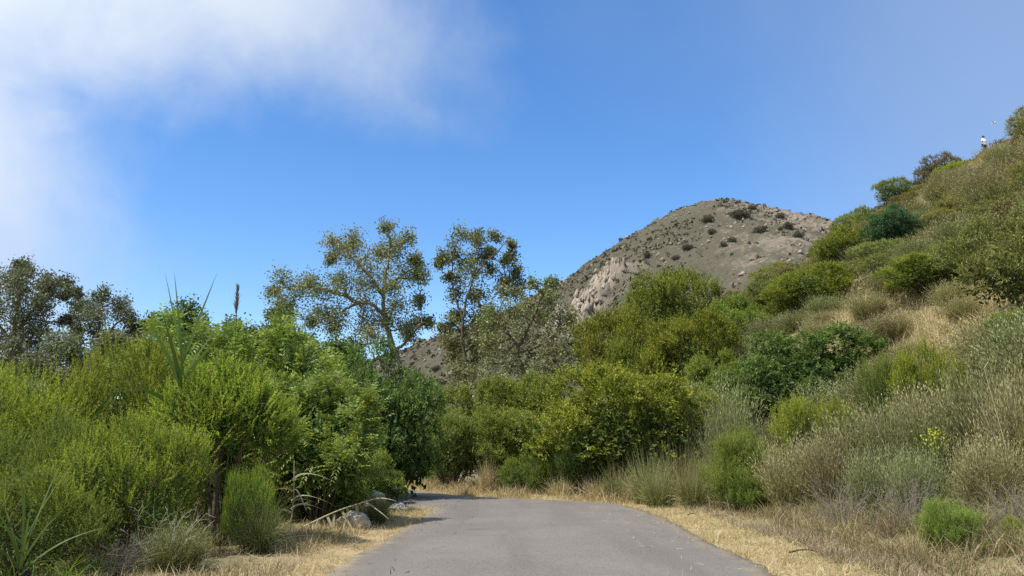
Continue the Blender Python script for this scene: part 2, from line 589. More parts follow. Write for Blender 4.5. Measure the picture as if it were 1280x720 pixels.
xs = spaced(-9, 22, 0.28, -1300, 1300)
ys = spaced(4, 48, 0.3, -300, 1800)
g = obj('ground', grid_mesh('ground', xs, ys, lambda X, Y: height(X, Y) - 0.03, ground_mat(), ground_attr))
g['kind'] = 'structure'


def asphalt_mat():
    m, t = new_mat('worn_asphalt')
    out = t.n('ShaderNodeOutputMaterial')
    tc = t.n('ShaderNodeTexCoord')
    v = tc.outputs['Object']
    n1 = t.noise(v, 0.55, 5, 0.6)
    n2 = t.noise(v, 38, 5, 0.75)
    n3 = t.noise(v, 4.0, 6, 0.65)
    mp = t.n('ShaderNodeMapping')
    mp.inputs['Scale'].default_value = (1.0, 0.12, 1)
    t.link(v, mp.inputs['Vector'])
    n4 = t.noise(mp.outputs[0], 1.1, 3, 0.5)
    c = t.mix(t.ramp(n1, (0.3, 0.7)), (0.165, 0.147, 0.126), (0.202, 0.180, 0.154))
    c = t.mix(t.math('MULTIPLY', t.ramp(n4, (0.45, 0.65)), 0.75), c, (0.145, 0.130, 0.113))
    c = t.mix(t.math('MULTIPLY', t.ramp(n2, (0.5, 0.68)), 0.8), c, (0.27, 0.24, 0.205))
    c = t.mix(t.math('MULTIPLY', t.ramp(n2, (0.48, 0.30)), 0.75), c, (0.07, 0.065, 0.06))
    c = t.mix(t.math('MULTIPLY', t.ramp(n3, (0.62, 0.78)), 0.5), c, (0.22, 0.19, 0.15))
    # hairline cracks and tar-dark stains
    vo = t.n('ShaderNodeTexVoronoi', feature='DISTANCE_TO_EDGE')
    vo.inputs['Scale'].default_value = 0.42
    wv = t.n('ShaderNodeVectorMath', operation='ADD')
    nz = t.n('ShaderNodeTexNoise'); nz.inputs['Scale'].default_value = 2.5; nz.inputs['Detail'].default_value = 5
    t.link(v, nz.inputs['Vector']); t.link(v, wv.inputs[0]); t.link(nz.outputs['Color'], wv.inputs[1])
    t.link(wv.outputs[0], vo.inputs['Vector'])
    crack = t.math('MULTIPLY', t.ramp(vo.outputs['Distance'], (0.014, 0.004)), t.ramp(n1, (0.5, 0.62)))
    c = t.mix(t.math('MULTIPLY', crack, 0.22), c, (0.05, 0.047, 0.043))
    mp2 = t.n('ShaderNodeMapping'); mp2.inputs['Scale'].default_value = (0.5, 1.0, 1)
    t.link(v, mp2.inputs['Vector'])
    st = t.noise(mp2.outputs[0], 2.1, 3, 0.45)
    c = t.mix(t.math('MULTIPLY', t.ramp(st, (0.70, 0.76)), 0.45), c, (0.06, 0.055, 0.05))
    at_ = t.n('ShaderNodeAttribute', attribute_name='leaf')
    sp = t.n('ShaderNodeSeparateColor')
    t.link(at_.outputs['Color'], sp.inputs[0])
    dirt = t.math('MULTIPLY', sp.outputs[0], t.ramp(n3, (0.35, 0.65)))
    c = t.mix(dirt, c, (0.30, 0.23, 0.14))
    p = t.n('ShaderNodeBsdfPrincipled')
    p.inputs['Roughness'].default_value = 0.8
    p.inputs['Specular IOR Level'].default_value = 0.25
    t.link(c, p.inputs['Base Color'])
    b = t.n('ShaderNodeBump')
    b.inputs['Strength'].default_value = 0.5
    b.inputs['Distance'].default_value = 0.01
    t.link(n2, b.inputs['Height'])
    t.link(b.outputs[0], p.inputs['Normal'])
    t.link(p.outputs[0], out.inputs['Surface'])
    return m


def build_road():
    yv = np.concatenate([np.arange(-30, 4, 0.5), np.arange(4, 45, 0.12), np.arange(45, 110, 1.0)])
    xi = road_in(yv) + 0.02 * fbm(yv / 0.16, yv * 0 + 5, 2, 7) + 0.10 * fbm(yv / 0.7, yv * 0 + 1, 3, 3)
    xo = road_out(yv) + 0.02 * fbm(yv / 0.16, yv * 0 + 6, 2, 8) + 0.12 * fbm(yv / 0.7, yv * 0 + 9, 3, 4)
    xi = np.minimum(xi, xo - 1)
    K = 33
    u = np.linspace(0, 1, K)
    X = xi[:, None] + (xo - xi)[:, None] * u[None]
    Y = np.repeat(yv[:, None], K, 1)
    Z = 0.012 + 0.035 * (1 - (2 * u[None] - 1) ** 2) + 0.012 * fbm(X / 2, Y / 2, 2, 6)
    e = np.minimum(X - xi[:, None], xo[:, None] - X)
    dirt = np.clip(1 - e / 0.35, 0, 1)
    # skirt
    X = np.hstack([X[:, :1] - 0.03, X, X[:, -1:] + 0.03]); Y = np.hstack([Y[:, :1], Y, Y[:, -1:]])
    Z = np.hstack([Z[:, :1] * 0 - 0.12, Z, Z[:, -1:] * 0 - 0.12]); dirt = np.hstack([dirt[:, :1], dirt, dirt[:, -1:]])
    nx, ny = X.shape[1], X.shape[0]
    i = (np.arange(ny - 1)[:, None] * nx + np.arange(nx - 1)[None, :]).ravel()
    mb = MB()
    mb.add(np.stack([X, Y, Z], -1).reshape(-1, 3), np.stack([i, i + 1, i + nx + 1, i + nx], 1), np.stack([dirt, dirt * 0, dirt * 0], -1).reshape(-1, 3))
    o = obj('road', mb.mesh('road', asphalt_mat(), True))
    o['kind'] = 'structure'


build_road()


# ------------------------------------------------------------------ mountain
SKY_PX = [(380, 478), (440, 455), (500, 438), (560, 415), (620, 393), (690, 358), (750, 315), (790, 290), (820, 272), (860, 254), (900, 248),
          (950, 257), (985, 270), (1010, 285), (1040, 305), (1100, 345), (1200, 400)]
MY = 430.0
_mx = np.array([at(a, b, MY).x for a, b in SKY_PX]); _mz = np.array([at(a, b, MY).z for a, b in SKY_PX])


def mtn_rock(X, Y):
    """amount of bare cliff: a broken band low on the left shoulder of the dome"""
    c = at(760, 385, 330); d = at(712, 445, 300)
    a = np.array([c.x, c.y]); b = np.array([d.x, d.y])
    ab = b - a
    t = np.clip(((X - a[0]) * ab[0] + (Y - a[1]) * ab[1]) / (ab @ ab), 0, 1)
    dist = np.hypot(X - a[0] - t * ab[0], (Y - a[1] - t * ab[1]) * 0.55)
    return np.clip(1.5 - dist / (8.5 + 5 * fbm(X / 12, Y / 12, 2, 8)), 0, 1)


def mtn_h(X, Y):
    Rz = np.interp(X, _mx, _mz, left=30, right=40)
    s = np.clip((Y - 150) / (MY - 150), 0, 1)
    front = s ** 1.0 * (1.35 - 0.35 * s)
    back = np.clip(1 - (Y - MY) / 330, 0, 1) ** 1.3
    prof = np.where(Y < MY, front, back)
    h = Rz * np.clip(prof, 0, 1)
    env = np.clip(h / 25, 0, 1)
    gul = np.abs(fbm(X / 38 + 0.3 * Y / 60, Y / 120, 3, 51))
    h = h - env * gul * 14 * np.clip(np.abs(Y - MY) / 60, 0.12, 1)
    h = h + env * (1.2 * fbm(X / 16, Y / 16, 4, 61) + 1.9 * fbm(X / 5, Y / 5, 3, 71))
    rk = mtn_rock(X, Y)
    crag = np.abs(fbm(X / 5, Y / 11, 4, 81, 0.6))
    crag2 = np.abs(fbm(X / 3.0 + Y / 14, Y / 16, 3, 83, 0.6))
    led = vnoise(X / 6, Y / 3.5, 87)
    h = h + rk * (6 - 18 * crag - 14 * crag2 + 5 * np.round(led * 3) / 3)
    return h - 1.0


def mountain_mat():
    m, t = new_mat('scrubby_mountain')
    out = t.n('ShaderNodeOutputMaterial')
    tc = t.n('ShaderNodeTexCoord')
    v = tc.outputs['Object']
    at_ = t.n('ShaderNodeAttribute', attribute_name='leaf')
    sp = t.n('ShaderNodeSeparateColor')
    t.link(at_.outputs['Color'], sp.inputs[0])
    big = t.noise(v, 0.018, 5, 0.55)
    mid = t.noise(v, 0.12, 6, 0.65, 0.4)
    fine = t.noise(v, 0.6, 6, 0.75)
    soil = t.mix(t.ramp(mid, (0.35, 0.65)), (0.212, 0.170, 0.133), (0.32, 0.262, 0.21))
    soil = t.mix(t.math('MULTIPLY', t.ramp(fine, (0.55, 0.72)), 0.8), soil, (0.42, 0.37, 0.31))
    scrub = t.mix(t.ramp(fine, (0.35, 0.6)), (0.062, 0.060, 0.039), (0.118, 0.110, 0.072))
    f = t.math('ADD', t.math('MULTIPLY', big, 0.55), t.math('MULTIPLY', fine, 0.6))
    f = t.math('ADD', f, t.math('MULTIPLY', mid, 0.45))
    f = t.math('ADD', f, t.math('MULTIPLY', sp.outputs[1], 0.22))
    col = t.mix(t.math('MULTIPLY', t.ramp(f, (0.755, 0.845)), 0.92), soil, scrub)
    rock = t.mix(t.ramp(mid, (0.3, 0.7)), (0.27, 0.22, 0.165), (0.44, 0.38, 0.31))
    rock = t.mix(t.math('MULTIPLY', t.ramp(fine, (0.56, 0.68)), 0.9), rock, (0.10, 0.09, 0.06))
    col = t.mix(sp.outputs[0], col, rock)
    p = t.n('ShaderNodeBsdfPrincipled')
    p.inputs['Roughness'].default_value = 0.95
    p.inputs['Specular IOR Level'].default_value = 0.1
    t.link(col, p.inputs['Base Color'])
    b = t.n('ShaderNodeBump')
    b.inputs['Strength'].default_value = 0.8
    b.inputs['Distance'].default_value = 1.2
    t.link(fine, b.inputs['Height'])
    t.link(b.outputs[0], p.inputs['Normal'])
    t.link(p.outputs[0], out.inputs['Surface'])
    return m


def mtn_attr(X, Y):
    # scrub is denser on the seaward left flank
    g = np.clip(0.5 - (X - _mx[8]) / 90.0, -0.2, 1)
    return np.stack([np.clip(mtn_rock(X, Y), 0, 1), g, g * 0], -1)


mx = spaced(-60, 215, 1.0, -420, 420, 1.25)
my = np.concatenate([np.arange(150, 470, 1.6), np.arange(470, 790, 12)])
mo = obj('mountain', grid_mesh('mountain', mx, my, mtn_h, mountain_mat(), mtn_attr))
mo['kind'] = 'structure'

# a further hill that shows in the notch
def far_hill_h(X, Y):
    c = at(1062, 262, 900)
    d = np.hypot((X - c.x - 40) / 160, (Y - 900) / 260)
    return np.maximum(c.z * 1.0 * np.exp(-d ** 2 * 0.9), 0) + 2.0 * fbm(X / 25, Y / 25, 4, 13) - 3


fh = obj('far_hill', grid_mesh('far_hill', np.arange(120, 900, 10), np.arange(640, 1300, 12), far_hill_h,
                               simple_mat('far_scrub', (0.12, 0.125, 0.075), (0.24, 0.20, 0.14), 0.05, 0.95)))
fh['kind'] = 'structure'


# ------------------------------------------------------------------ shrub prototypes
def dome_lumps(rng, w, h, n, low=0.25):
    L = [(0, 0, h * 0.48, w * 0.33, w * 0.33, h * 0.42)]
    for i in range(n):
        a = i / n * 6.283 + rng.uniform(-.5, .5)
        q = rng.uniform(0.2, 0.36) * w
        z = h * rng.uniform(low, 0.72) * (1.15 - q / w)
        r = rng.uniform(0.13, 0.24) * w
        L.append((q * math.cos(a), q * math.sin(a), z, r, r * rng.uniform(.85, 1.1), r * rng.uniform(.75, 1.0) * min(1.6, h / w * 1.3)))
    return L


def sub_lumps(rng, lumps, n, w):
    """heads of shoots sitting on the main lumps"""
    p, nd, _ = lump_points(rng, lumps, n, .88, -.35, .85)
    r = rng.uniform(.06, .15, len(p)) * w
    q = p + nd * r[:, None] * .4
    return [(a[0], a[1], max(a[2], b * .8), b, b, b * rng.uniform(.8, 1.25)) for a, b in zip(q, r)]


def lump_points(rng, lumps, n, lo=0.82, zmin=-0.4, cut=0.78):
    L = np.array(lumps)
    area = (L[:, 3] * L[:, 5]) ** 1.0
    pick = rng.choice(len(L), size=int(n * 2.2), p=area / area.sum())
    d = norm(rng.normal(0, 1, (len(pick), 3)))
    d[:, 2] = np.where(d[:, 2] < zmin, -d[:, 2], d[:, 2])
    c, r = L[pick, :3], L[pick, 3:]
    ph = rng.uniform(0, 6, len(L))[pick]
    wob = 1 + 0.13 * np.sin(5 * d[:, 0] + ph) * np.sin(4.3 * d[:, 1] + 2 * ph) + 0.08 * np.sin(9 * d[:, 2] + ph + 7 * d[:, 0])
    p = c + d * r * (wob * rng.uniform(lo, 1.0, len(pick)))[:, None]
    ok = p[:, 2] > 0.03
    for j in range(len(L)):
        q = (((p - L[j, :3]) / L[j, 3:]) ** 2).sum(1)
        ok &= ~((q < cut ** 2) & (pick != j))
    nd = norm(d / r)
    i = np.nonzero(ok)[0][:n]
    return p[i], nd[i], pick[i]


def build_stems(rng, lumps, mat, name, r0=0.05, extra=3):
    mb = MB()
    for (cx, cy, cz, rx, ry, rz) in lumps:
        b = np.array([cx * .12 + rng.uniform(-.1, .1), cy * .12 + rng.uniform(-.1, .1), -0.15])
        e = np.array([cx, cy, cz])
        m = b * .45 + e * .55 + rng.normal(0, .12, 3) * max(rx, .3)
        m[2] = cz * 0.5
        add_tube(mb, curve([b, m, e], 8), np.linspace(r0, r0 * .45, len(curve([b, m, e], 8))), 5)
        for k in range(extra):
            d = norm(rng.normal(0, 1, 3) + [0, 0, .3])
            s = m + (e - m) * rng.uniform(.2, 1)
            q = e + d * [rx, ry, rz] * .92
            add_tube(mb, curve([s, (s + q) / 2 + rng.normal(0, .05, 3), q], 6), np.linspace(r0 * .45, r0 * .12, len(curve([s, s, q], 6))), 4)
    return mb.mesh(name, mat)


def fit(mb, w, h):
    V = np.concatenate(mb.v)
    lo, hi = np.percentile(V, 1.5, axis=0), np.percentile(V, 98.5, axis=0)
    sx = w / (hi[0] - lo[0]); sy = w / (hi[1] - lo[1]); sz = h / np.percentile(V[:, 2], 99.3)
    c = (lo + hi) / 2
    for a in mb.v:
        a[:, 0] = (a[:, 0] - c[0]) * sx; a[:, 1] = (a[:, 1] - c[1]) * sy; a[:, 2] *= sz


def make_shrub(name, seed, w, h, nl, S, k, L, W, ln, ang, mat, up=0.5, out=0.6, jit=0.48, droop=0.0, mode='spiral',
               fill=4000, low=0.25, stem='bark', tip_lo=0.0, r0=0.05, zmin=-0.4, lo=0.8, stray=0.14, nsub=46):
    rng = np.random.default_rng(seed)
    lumps = dome_lumps(rng, w, h, nl, low)
    mb = MB()
    heads = sub_lumps(rng, lumps, nsub, w)
    p, nd, pick = lump_points(rng, heads, int(S * .85), lo, -.25, .8)
    p2, nd2, pk2 = lump_points(rng, lumps, S - int(S * .85), lo, zmin)
    p, nd, pick = np.vstack([p, p2]), np.vstack([nd, nd2]), np.concatenate([pick, pk2 % len(heads)])
    n = len(p)
    D = norm(nd * out + np.array([0, 0, up]) + rng.normal(0, jit, (n, 3)))
    Ln = ln * rng.uniform(.6, 1.25, n) * np.where(rng.uniform(0, 1, n) < stray, 1.7, 1.0)
    # dead-leaf level, random for each head with a further random share per shoot
    dl = np.clip(rng.uniform(0, 1, len(heads))[pick] * .6 + rng.uniform(0, .45, n), 0, 1)
    add_shoots(mb, p - D * (Ln * .45)[:, None], D, Ln, k, L, W, ang, rng, mode, droop, tip_lo=tip_lo, dead=dl)
    if fill:
        q, _, _ = lump_points(rng, lumps, fill, 0.35, -0.9, 0.3)
        m = len(q)
        DD = norm(rng.normal(0, 1, (m, 3)) + [0, 0, -.2])
        at_ = np.stack([rng.uniform(.1, .7, m), np.zeros(m), np.zeros(m)], 1)
        add_leaves(mb, q, DD, norm(rng.normal(0, 1, (m, 3))), L * 1.5, W * 2.0, at_)
    fit(mb, w, h)
    return dict(crown=mb.mesh(name + '_foliage', M[mat]), stem=build_stems(rng, lumps, M[stem], name + '_stem', r0), w=w, h=h)


def make_blade_bush(name, seed, w, h, n, L, W, mat, bend=0.5, lean=0.6, core=0.35, stem=None, leafy=None, seg=3):
    """clump of blades or wands rising from a base; optional small leaves along the wands"""
    rng = np.random.default_rng(seed)
    mb = MB()
    a = rng.uniform(0, 6.283, n); q = np.sqrt(rng.uniform(0, 1, n)) * core * w * .5
    B = np.stack([q * np.cos(a), q * np.sin(a), np.zeros(n)], 1)
    a2 = a + rng.normal(0, .7, n)
    le = np.abs(rng.normal(0, lean, n)) * (0.3 + q / (core * w * .5 + 1e-6))
    D = norm(np.stack([np.cos(a2) * le, np.sin(a2) * le, np.ones(n)], 1))
    Ls = L * rng.uniform(.5, 1.15, n)
    add_blades(mb, B, D, Ls, W * rng.uniform(.7, 1.2, n), bend * rng.uniform(.2, 1.4, n), rng, seg)
    if leafy:
        kk, lL, lW, la, part = leafy
        for f0 in part:
            add_shoots(mb, B + D * (Ls * f0)[:, None], norm(D + rng.normal(0, .22, (n, 3))), Ls * .5, kk, lL, lW, la, rng, droop=0.05)
    fit(mb, w, h)
    return dict(crown=mb.mesh(name + '_blades', M[mat]), stem=None, w=w, h=h)


def make_twigs(name, seed, w, h, n, mat, r=0.006, leaves=None):
    rng = np.random.default_rng(seed)
    mb, ml = MB(), MB()
    ends = []
    for i in range(n):
        a = rng.uniform(0, 6.283); q = rng.uniform(0, .12) * w
        p = np.array([q * math.cos(a), q * math.sin(a), -.02])
        d = norm(np.array([math.cos(a) * rng.uniform(.1, 1.1), math.sin(a) * rng.uniform(.1, 1.1), 1.0]))
        pts = [p]
        for s in range(4):
            d = norm(d + rng.normal(0, .22, 3))
            pts.append(pts[-1] + d * h * .28)
        c = curve(pts, 12)
        add_tube(mb, c, np.linspace(r, r * .35, len(c)), 3)
        for k in range(6):
            s = c[rng.integers(3, len(c))]
            e = norm(d + rng.normal(0, .6, 3))
            m_ = s + e * h * rng.uniform(.08, .2)
            t_ = m_ + norm(e + rng.normal(0, .4, 3)) * h * rng.uniform(.06, .16)
            add_tube(mb, np.array([s, m_, t_]), np.array([r * .5, r * .35, r * .2]), 3)
            ends += [m_, t_]
    E = np.array(ends)
    fit(mb, w, h)
    res = dict(crown=mb.mesh(name + '_twigs', M[mat]), stem=None, w=w, h=h)
    return res


P = {}
P['feather'] = [make_shrub('feathery_shrub', 10 + i, 3.2, 2.4, 12, 1750, 30, .052, .019, .46, .55, 'feather', up=.75, out=.55, jit=.28,
                           fill=5000, stray=.12) for i in range(3)]
P['pinnate'] = [make_shrub('pinnate_shrub', 20 + i, 3.4, 3.4, 14, 1250, 17, .165, .046, .62, 1.05, 'pinnate', up=.15, out=.9, jit=.35,
                           droop=.22, mode='flat', fill=5000, tip_lo=.2, low=.1, zmin=-.7) for i in range(2)]
P['leafy'] = [make_shrub('leafy_shrub', 30 + i, 4.6, 3.3, 14, 2900, 11, .115, .046, .40, .75, 'olive', up=.55, out=.6,
                         fill=5000, r0=.07, low=.3) for i in range(3)]
P['dark'] = [make_shrub('dark_shrub', 40 + i, 4.2, 3.2, 13, 2600, 10, .12, .056, .36, .85, 'dark', up=.4, out=.7, fill=5000, r0=.07) for i in range(2)]
P['fennel'] = [make_shrub('fennel_plant', 50 + i, 1.3, 1.1, 8, 900, 26, .085, .007, .34, .6, 'fennel', up=.9, out=.45, jit=.3,
                          fill=3500, r0=.02, low=.2, stray=.1) for i in range(2)]
P['lime'] = [make_shrub('lime_shrub', 60 + i, 2.2, 1.5, 10, 1300, 22, .055, .017, .36, .55, 'limebush', up=.8, out=.5,
                        fill=4000, r0=.03) for i in range(2)]
P['hill'] = [make_shrub('scrub_shrub', 70 + i, 3.6, 2.0, 11, 1300, 9, .125, .052, .34, .75, 'olive', up=.5, out=.6, fill=1500,
                        r0=.06, low=.2) for i in range(4)]
P['sage'] = [make_blade_bush('sage_bush', 80 + i, 1.9, 1.4, 620, 1.3, .014, 'sage', .25, .5, .6,
                             leafy=(9, .095, .024, .42, (.2, .5))) for i in range(3)]
P['grass'] = [make_blade_bush('grass_clump', 90 + i, 1.3, 1.0, 760, 1.0, .014, 'grass', .8, .6, .75) for i in range(2)]
P['droop'] = [make_blade_bush('drooping_grass', 95, 1.4, 1.0, 1100, 1.1, .008, 'droop_grass', .95, .6, .3, seg=4)]
P['dryclump'] = [make_blade_bush('dry_grass_clump', 98 + i, 1.1, .75, 480, .8, .010, 'dry', .45, .6, .5) for i in range(2)]
P['twigs'] = [make_twigs('dead_bush', 100 + i, 1.5, .9, 60, 'twig') for i in range(2)]
P['paletwig'] = [make_twigs('pale_dead_bush', 104, 1.5, .9, 16, 'pale_twig', .009)]


def put(kind, i, name, x, y, w, h, label, cat, group=None, mat=None, rz=None, z=None, depth=1.0, sink=0.0):
    pr = P[kind][i % len(P[kind])]
    rz = random.uniform(0, 6.28) if rz is None else rz
    z = hgt(x, y) if z is None else z
    o = thing(name, (x, y, z - sink), label, cat, group, rz, (w / pr['w'], w / pr['w'] * depth, (h + sink) / pr['h']))
    blade = pr['stem'] is None
    c = obj(('twigs' if 'twig' in kind else 'blades' if blade else 'foliage'), pr['crown'], o)
    if mat:
        c.material_slots[0].link = 'OBJECT'
        c.material_slots[0].material = M[mat]
    if pr['stem']:
        obj('stems', pr['stem'], o)
    return o


CLEAR = []
HERO = []                                        # footprints, so that the loose scrub keeps clear


def box(kind, i, name, l, r, top, Y, label, cat='shrub', group=None, mat=None, base=None, depth=1.0, rz=None):
    """a plant measured in the photograph: left, right and top edge and its distance"""
    if base is not None:
        x, Y = hit((l + r) / 2, base)
    else:
        x = at((l + r) / 2, (top + 600) / 2, Y).x
    u, yy, zz = ray((l + r) / 2, (top + 560) / 2)
    w = (r - l) / FOC * Y / yy
    z = hgt(x, Y)
    h = max(at((l + r) / 2, top, Y).z - z, 0.15)
    HERO.append((x, Y, w * .5))
    if base is not None and Y > 25:
        CLEAR.append((l, r, top, base, Y))
    if base is not None and Y > 60:
        h = min(h, .55 * w)
    return put(kind, i, name, x, Y, w, h, label, cat, group, mat, rz, z, depth, 0.02 * h)


random.seed(4)
rng = np.random.default_rng(4)

# ---- left of the road
LG = 'feathery shrubs massed along the left verge'
box('feather', 0, 'feathery_shrub', -70, 130, 585, 9.3, 'mid green feathery shrub at the bottom left corner behind the strap leaved grass tuft', group=LG, mat='feather_green')
box('feather', 1, 'feathery_shrub', 60, 250, 520, 10.9, 'feathery shrub with upright yellow green shoots above the pale dead twigs', group=LG)
box('feather', 2, 'feathery_shrub', -150, 110, 462, 12.8, 'broad yellow green feathery shrub cut by the left edge of the picture', group=LG)
box('feather', 0, 'feathery_shrub', 60, 270, 424, 14.0, 'tall feathery shrub with sunlit yellow tips in the middle of the left thicket', group=LG)
box('feather', 2, 'feathery_shrub', -10, 150, 520, 11.2, 'darker green feathery shrub low in the left thicket under the broad yellow green one', group=LG, mat='feather_green')
box('feather', 0, 'feathery_shrub', 285, 350, 582, 12.0, 'small yellow green feathery shrub beside the drooping grass tuft', group=LG)
box('feather', 1, 'feathery_shrub', -120, 60, 455, 17.5, 'feathery shrub below the tall grey green trees at the far left', group=LG)
box('pinnate', 0, 'pinnate_shrub', 150, 330, 402, 17.5, 'light green shrub with feather shaped leaves rising behind the tall strap leaved reed', group='shrubs with feather shaped leaves on the left')
box('pinnate', 1, 'pinnate_shrub', 280, 425, 408, 19.5, 'light green shrub with feather shaped leaves in front of the leaning tree', group='shrubs with feather shaped leaves on the left')
box('pinnate', 1, 'pinnate_shrub', 335, 472, 470, 16.5, 'large bright green shrub with drooping feather shaped leaves above the boulder', group='shrubs with feather shaped leaves on the left', mat='pinnate')
box('pinnate', 0, 'pinnate_shrub', 300, 400, 470, 17.0, 'bright green shrub with feather shaped leaves beside the overhanging dark crown', group='shrubs with feather shaped leaves on the left')
box('dark', 0, 'dark_shrub', 395, 545, 432, 25.0, 'big dark green tree like shrub where the road bends out of sight')
box('dark', 1, 'dark_shrub', 430, 505, 560, 22.5, 'low dark green shrub behind the pale boulders', mat='olive_green')
box('dark', 1, 'dark_shrub', 100, 330, 470, 19.0, 'dark leafy shrub deep inside the left thicket', mat='dark')
box('dark', 0, 'dark_shrub', 300, 455, 535, 17.5, 'dark shrub filling the shade under the feather leaved shrubs', mat='olive_green')
box('droop', 0, 'drooping_grass', 285, 372, 612, 11.8, 'grey green tuft of fine drooping grass at the edge of the left verge', 'grass')
box('paletwig', 0, 'dead_bush', 150, 262, 628, 10.0, 'pale leafless twigs of a dead bush in front of the left thicket', 'bush')
box('twigs', 0, 'dead_bush', 100, 200, 665, 9.7, 'brown dead brush at the foot of the left thicket', 'bush')
box('sage', 1, 'sage_bush', 190, 262, 655, 10.0, 'small grey green weed beside the pale dead twigs', 'bush', mat='sage')


def overhang_shrub():
    """a feathery crown held up on bare stems, dark and open underneath"""
    rg = np.random.default_rng(77)
    Y = 12.6
    x = at(285, 450, Y).x
    o = thing('overhanging_shrub', (x, Y, hgt(x, Y)), 'feathery shrub with yellow tips held over a dark hollow of dry stems', 'shrub', LG)
    lumps = [(-.35, .1, 1.9, .65, .7, .62), (.35, .0, 1.85, .6, .6, .55), (.0, .3, 2.2, .6, .6, .5), (-.75, .25, 1.65, .5, .5, .5), (.72, .2, 1.62, .42, .5, .45), (0, -.35, 1.7, .45, .4, .42)]
    mb = MB()
    p, nd, pick = lump_points(rg, lumps, 1500, .8, -.55)
    n = len(p)
    D = norm(nd * .55 + np.array([0, 0, .6]) + rg.normal(0, .28, (n, 3)))
    Ln = .42 * rg.uniform(.6, 1.3, n)
    add_shoots(mb, p - D * (Ln * .45)[:, None], D, Ln, 30, .05, .018, .55, rg)
    q, _, _ = lump_points(rg, lumps, 4500, .3, -.9, .3)
    m = len(q)
    add_leaves(mb, q, norm(rg.normal(0, 1, (m, 3))), norm(rg.normal(0, 1, (m, 3))), .08, .04, np.stack([rg.uniform(.1, .7, m), q[:, 0] * 0, q[:, 0] * 0], 1))
    obj('foliage', mb.mesh('overhang_foliage', M['feather']), o)
    obj('stems', build_stems(rg, lumps, M['bark'], 'overhang_stems', .05, 3), o)
    # dry stems and hanging dead stuff under the crown
    md = MB()
    n = 260
    B = np.stack([rg.uniform(-.75, .75, n), rg.uniform(-.4, .5, n), rg.uniform(0.0, 1.5, n)], 1)
    D = norm(np.stack([rg.normal(0, .35, n), rg.normal(0, .35, n), rg.choice([-1, 1], n) * 1.0], 1))
    add_blades(md, B, D, rg.uniform(.3, .8, n), .012, .3, rg, 3)
    obj('dry_stems', md.mesh('overhang_dry', M['brownbush']), o)


overhang_shrub()


def strap(mb, base, d, L, W, bend, rg, twist=0.0):
    add_blades(mb, np.array([base]), norm(np.array([d], float)), L, W, bend, rg, 8, face=(.9, rg.uniform(-.5, .5), .2))


def reed(name, px, Y, leaves, label, group, mat='reed', z0=0.0, cane_h=2.2, cat='reed', pos=None):
    """cane with strap leaves: leaves = (dx, height on cane, tip dx, tip dz, length, width, bend)"""
    rg = np.random.default_rng(int(px) + 5)
    x = at(px, 450, Y).x
    o = thing(name, (x, Y, hgt(x, Y)), label, cat, group)
    if cane_h:
        mb = MB()
        c = curve([(0, 0, -.05), (.03, 0, cane_h * .5), (0, .02, cane_h)], 10)
        add_tube(mb, c, np.linspace(.013, .006, len(c)), 6)
        obj('stalk', mb.mesh(name + '_stalk', M['cane'] if mat == 'reed_dead' else M['reed']), o)
    me = None
    for (zb, dx, dy, dz, L, W, bend) in leaves:
        mb = MB()
        strap(mb, (0, 0, zb), (dx, dy, dz), L, W, bend, rg)
        obj('leaf', mb.mesh(name + '_leaf', M[mat]), o)
    return o


reed('strap_leaved_reed', 228, 12.3, [
    (2.75, -.30, .05, 1, 1.45, .042, .02), (2.70, -.12, -.1, 1, 1.40, .040, .02), (2.72, .30, .0, 1, 1.45, .040, .02), (2.65, .20, .2, 1, 1.40, .036, .02),
    (2.35, -.42, -.2, 1, 1.15, .065, .10), (2.4, -.20, -.3, 1, 1.10, .065, .05), (2.35, .75, -.2, 1, 1.15, .06, .06), (2.4, .5, .1, 1, 1.0, .05, .05),
    (1.95, -.9, -.3, 1, .85, .08, .5), (2.3, .1, -.2, 1, .9, .06, .05), (1.9, 1.0, -.3, .8, .8, .06, .9)],
    'tall reed with broad upright strap leaves sticking out of the left thicket against the sky', 'reeds in the left thicket', cane_h=2.75)
o = reed('plumed_reed', 291, 12.2, [(1.9, .8, -.2, 1, .7, .035, .9), (2.1, -.7, 0, 1, .6, .03, .8)],
         'single thin reed stalk ending in a narrow brown plume against the sky', 'reeds in the left thicket', cane_h=3.5)
rg_ = np.random.default_rng(2)
mbp = MB()
nb = 320
zz_ = rg_.uniform(0, 1, nb)
add_blades(mbp, np.stack([rg_.normal(0, .006, nb), rg_.normal(0, .006, nb), 3.47 + zz_ * .42], 1),
           norm(np.stack([rg_.normal(0, .16, nb), rg_.normal(0, .16, nb), np.ones(nb)], 1)), rg_.uniform(.06, .16, nb) * (1.15 - .5 * zz_), .010, .15, rg_, 2)
obj('plume', mbp.mesh('reed_plume', M['plume']), o)
reed('strap_leaved_reed', 268, 12.6, [(1.7, .3, -.3, 1, .9, .05, .8), (1.8, -.3, -.3, 1, .8, .04, .9), (1.6, .1, -.4, 1, .9, .05, .2)],
     'short reed with bent yellowing leaves between the tall reed and the plume stalk', 'reeds in the left thicket', cane_h=2.2)
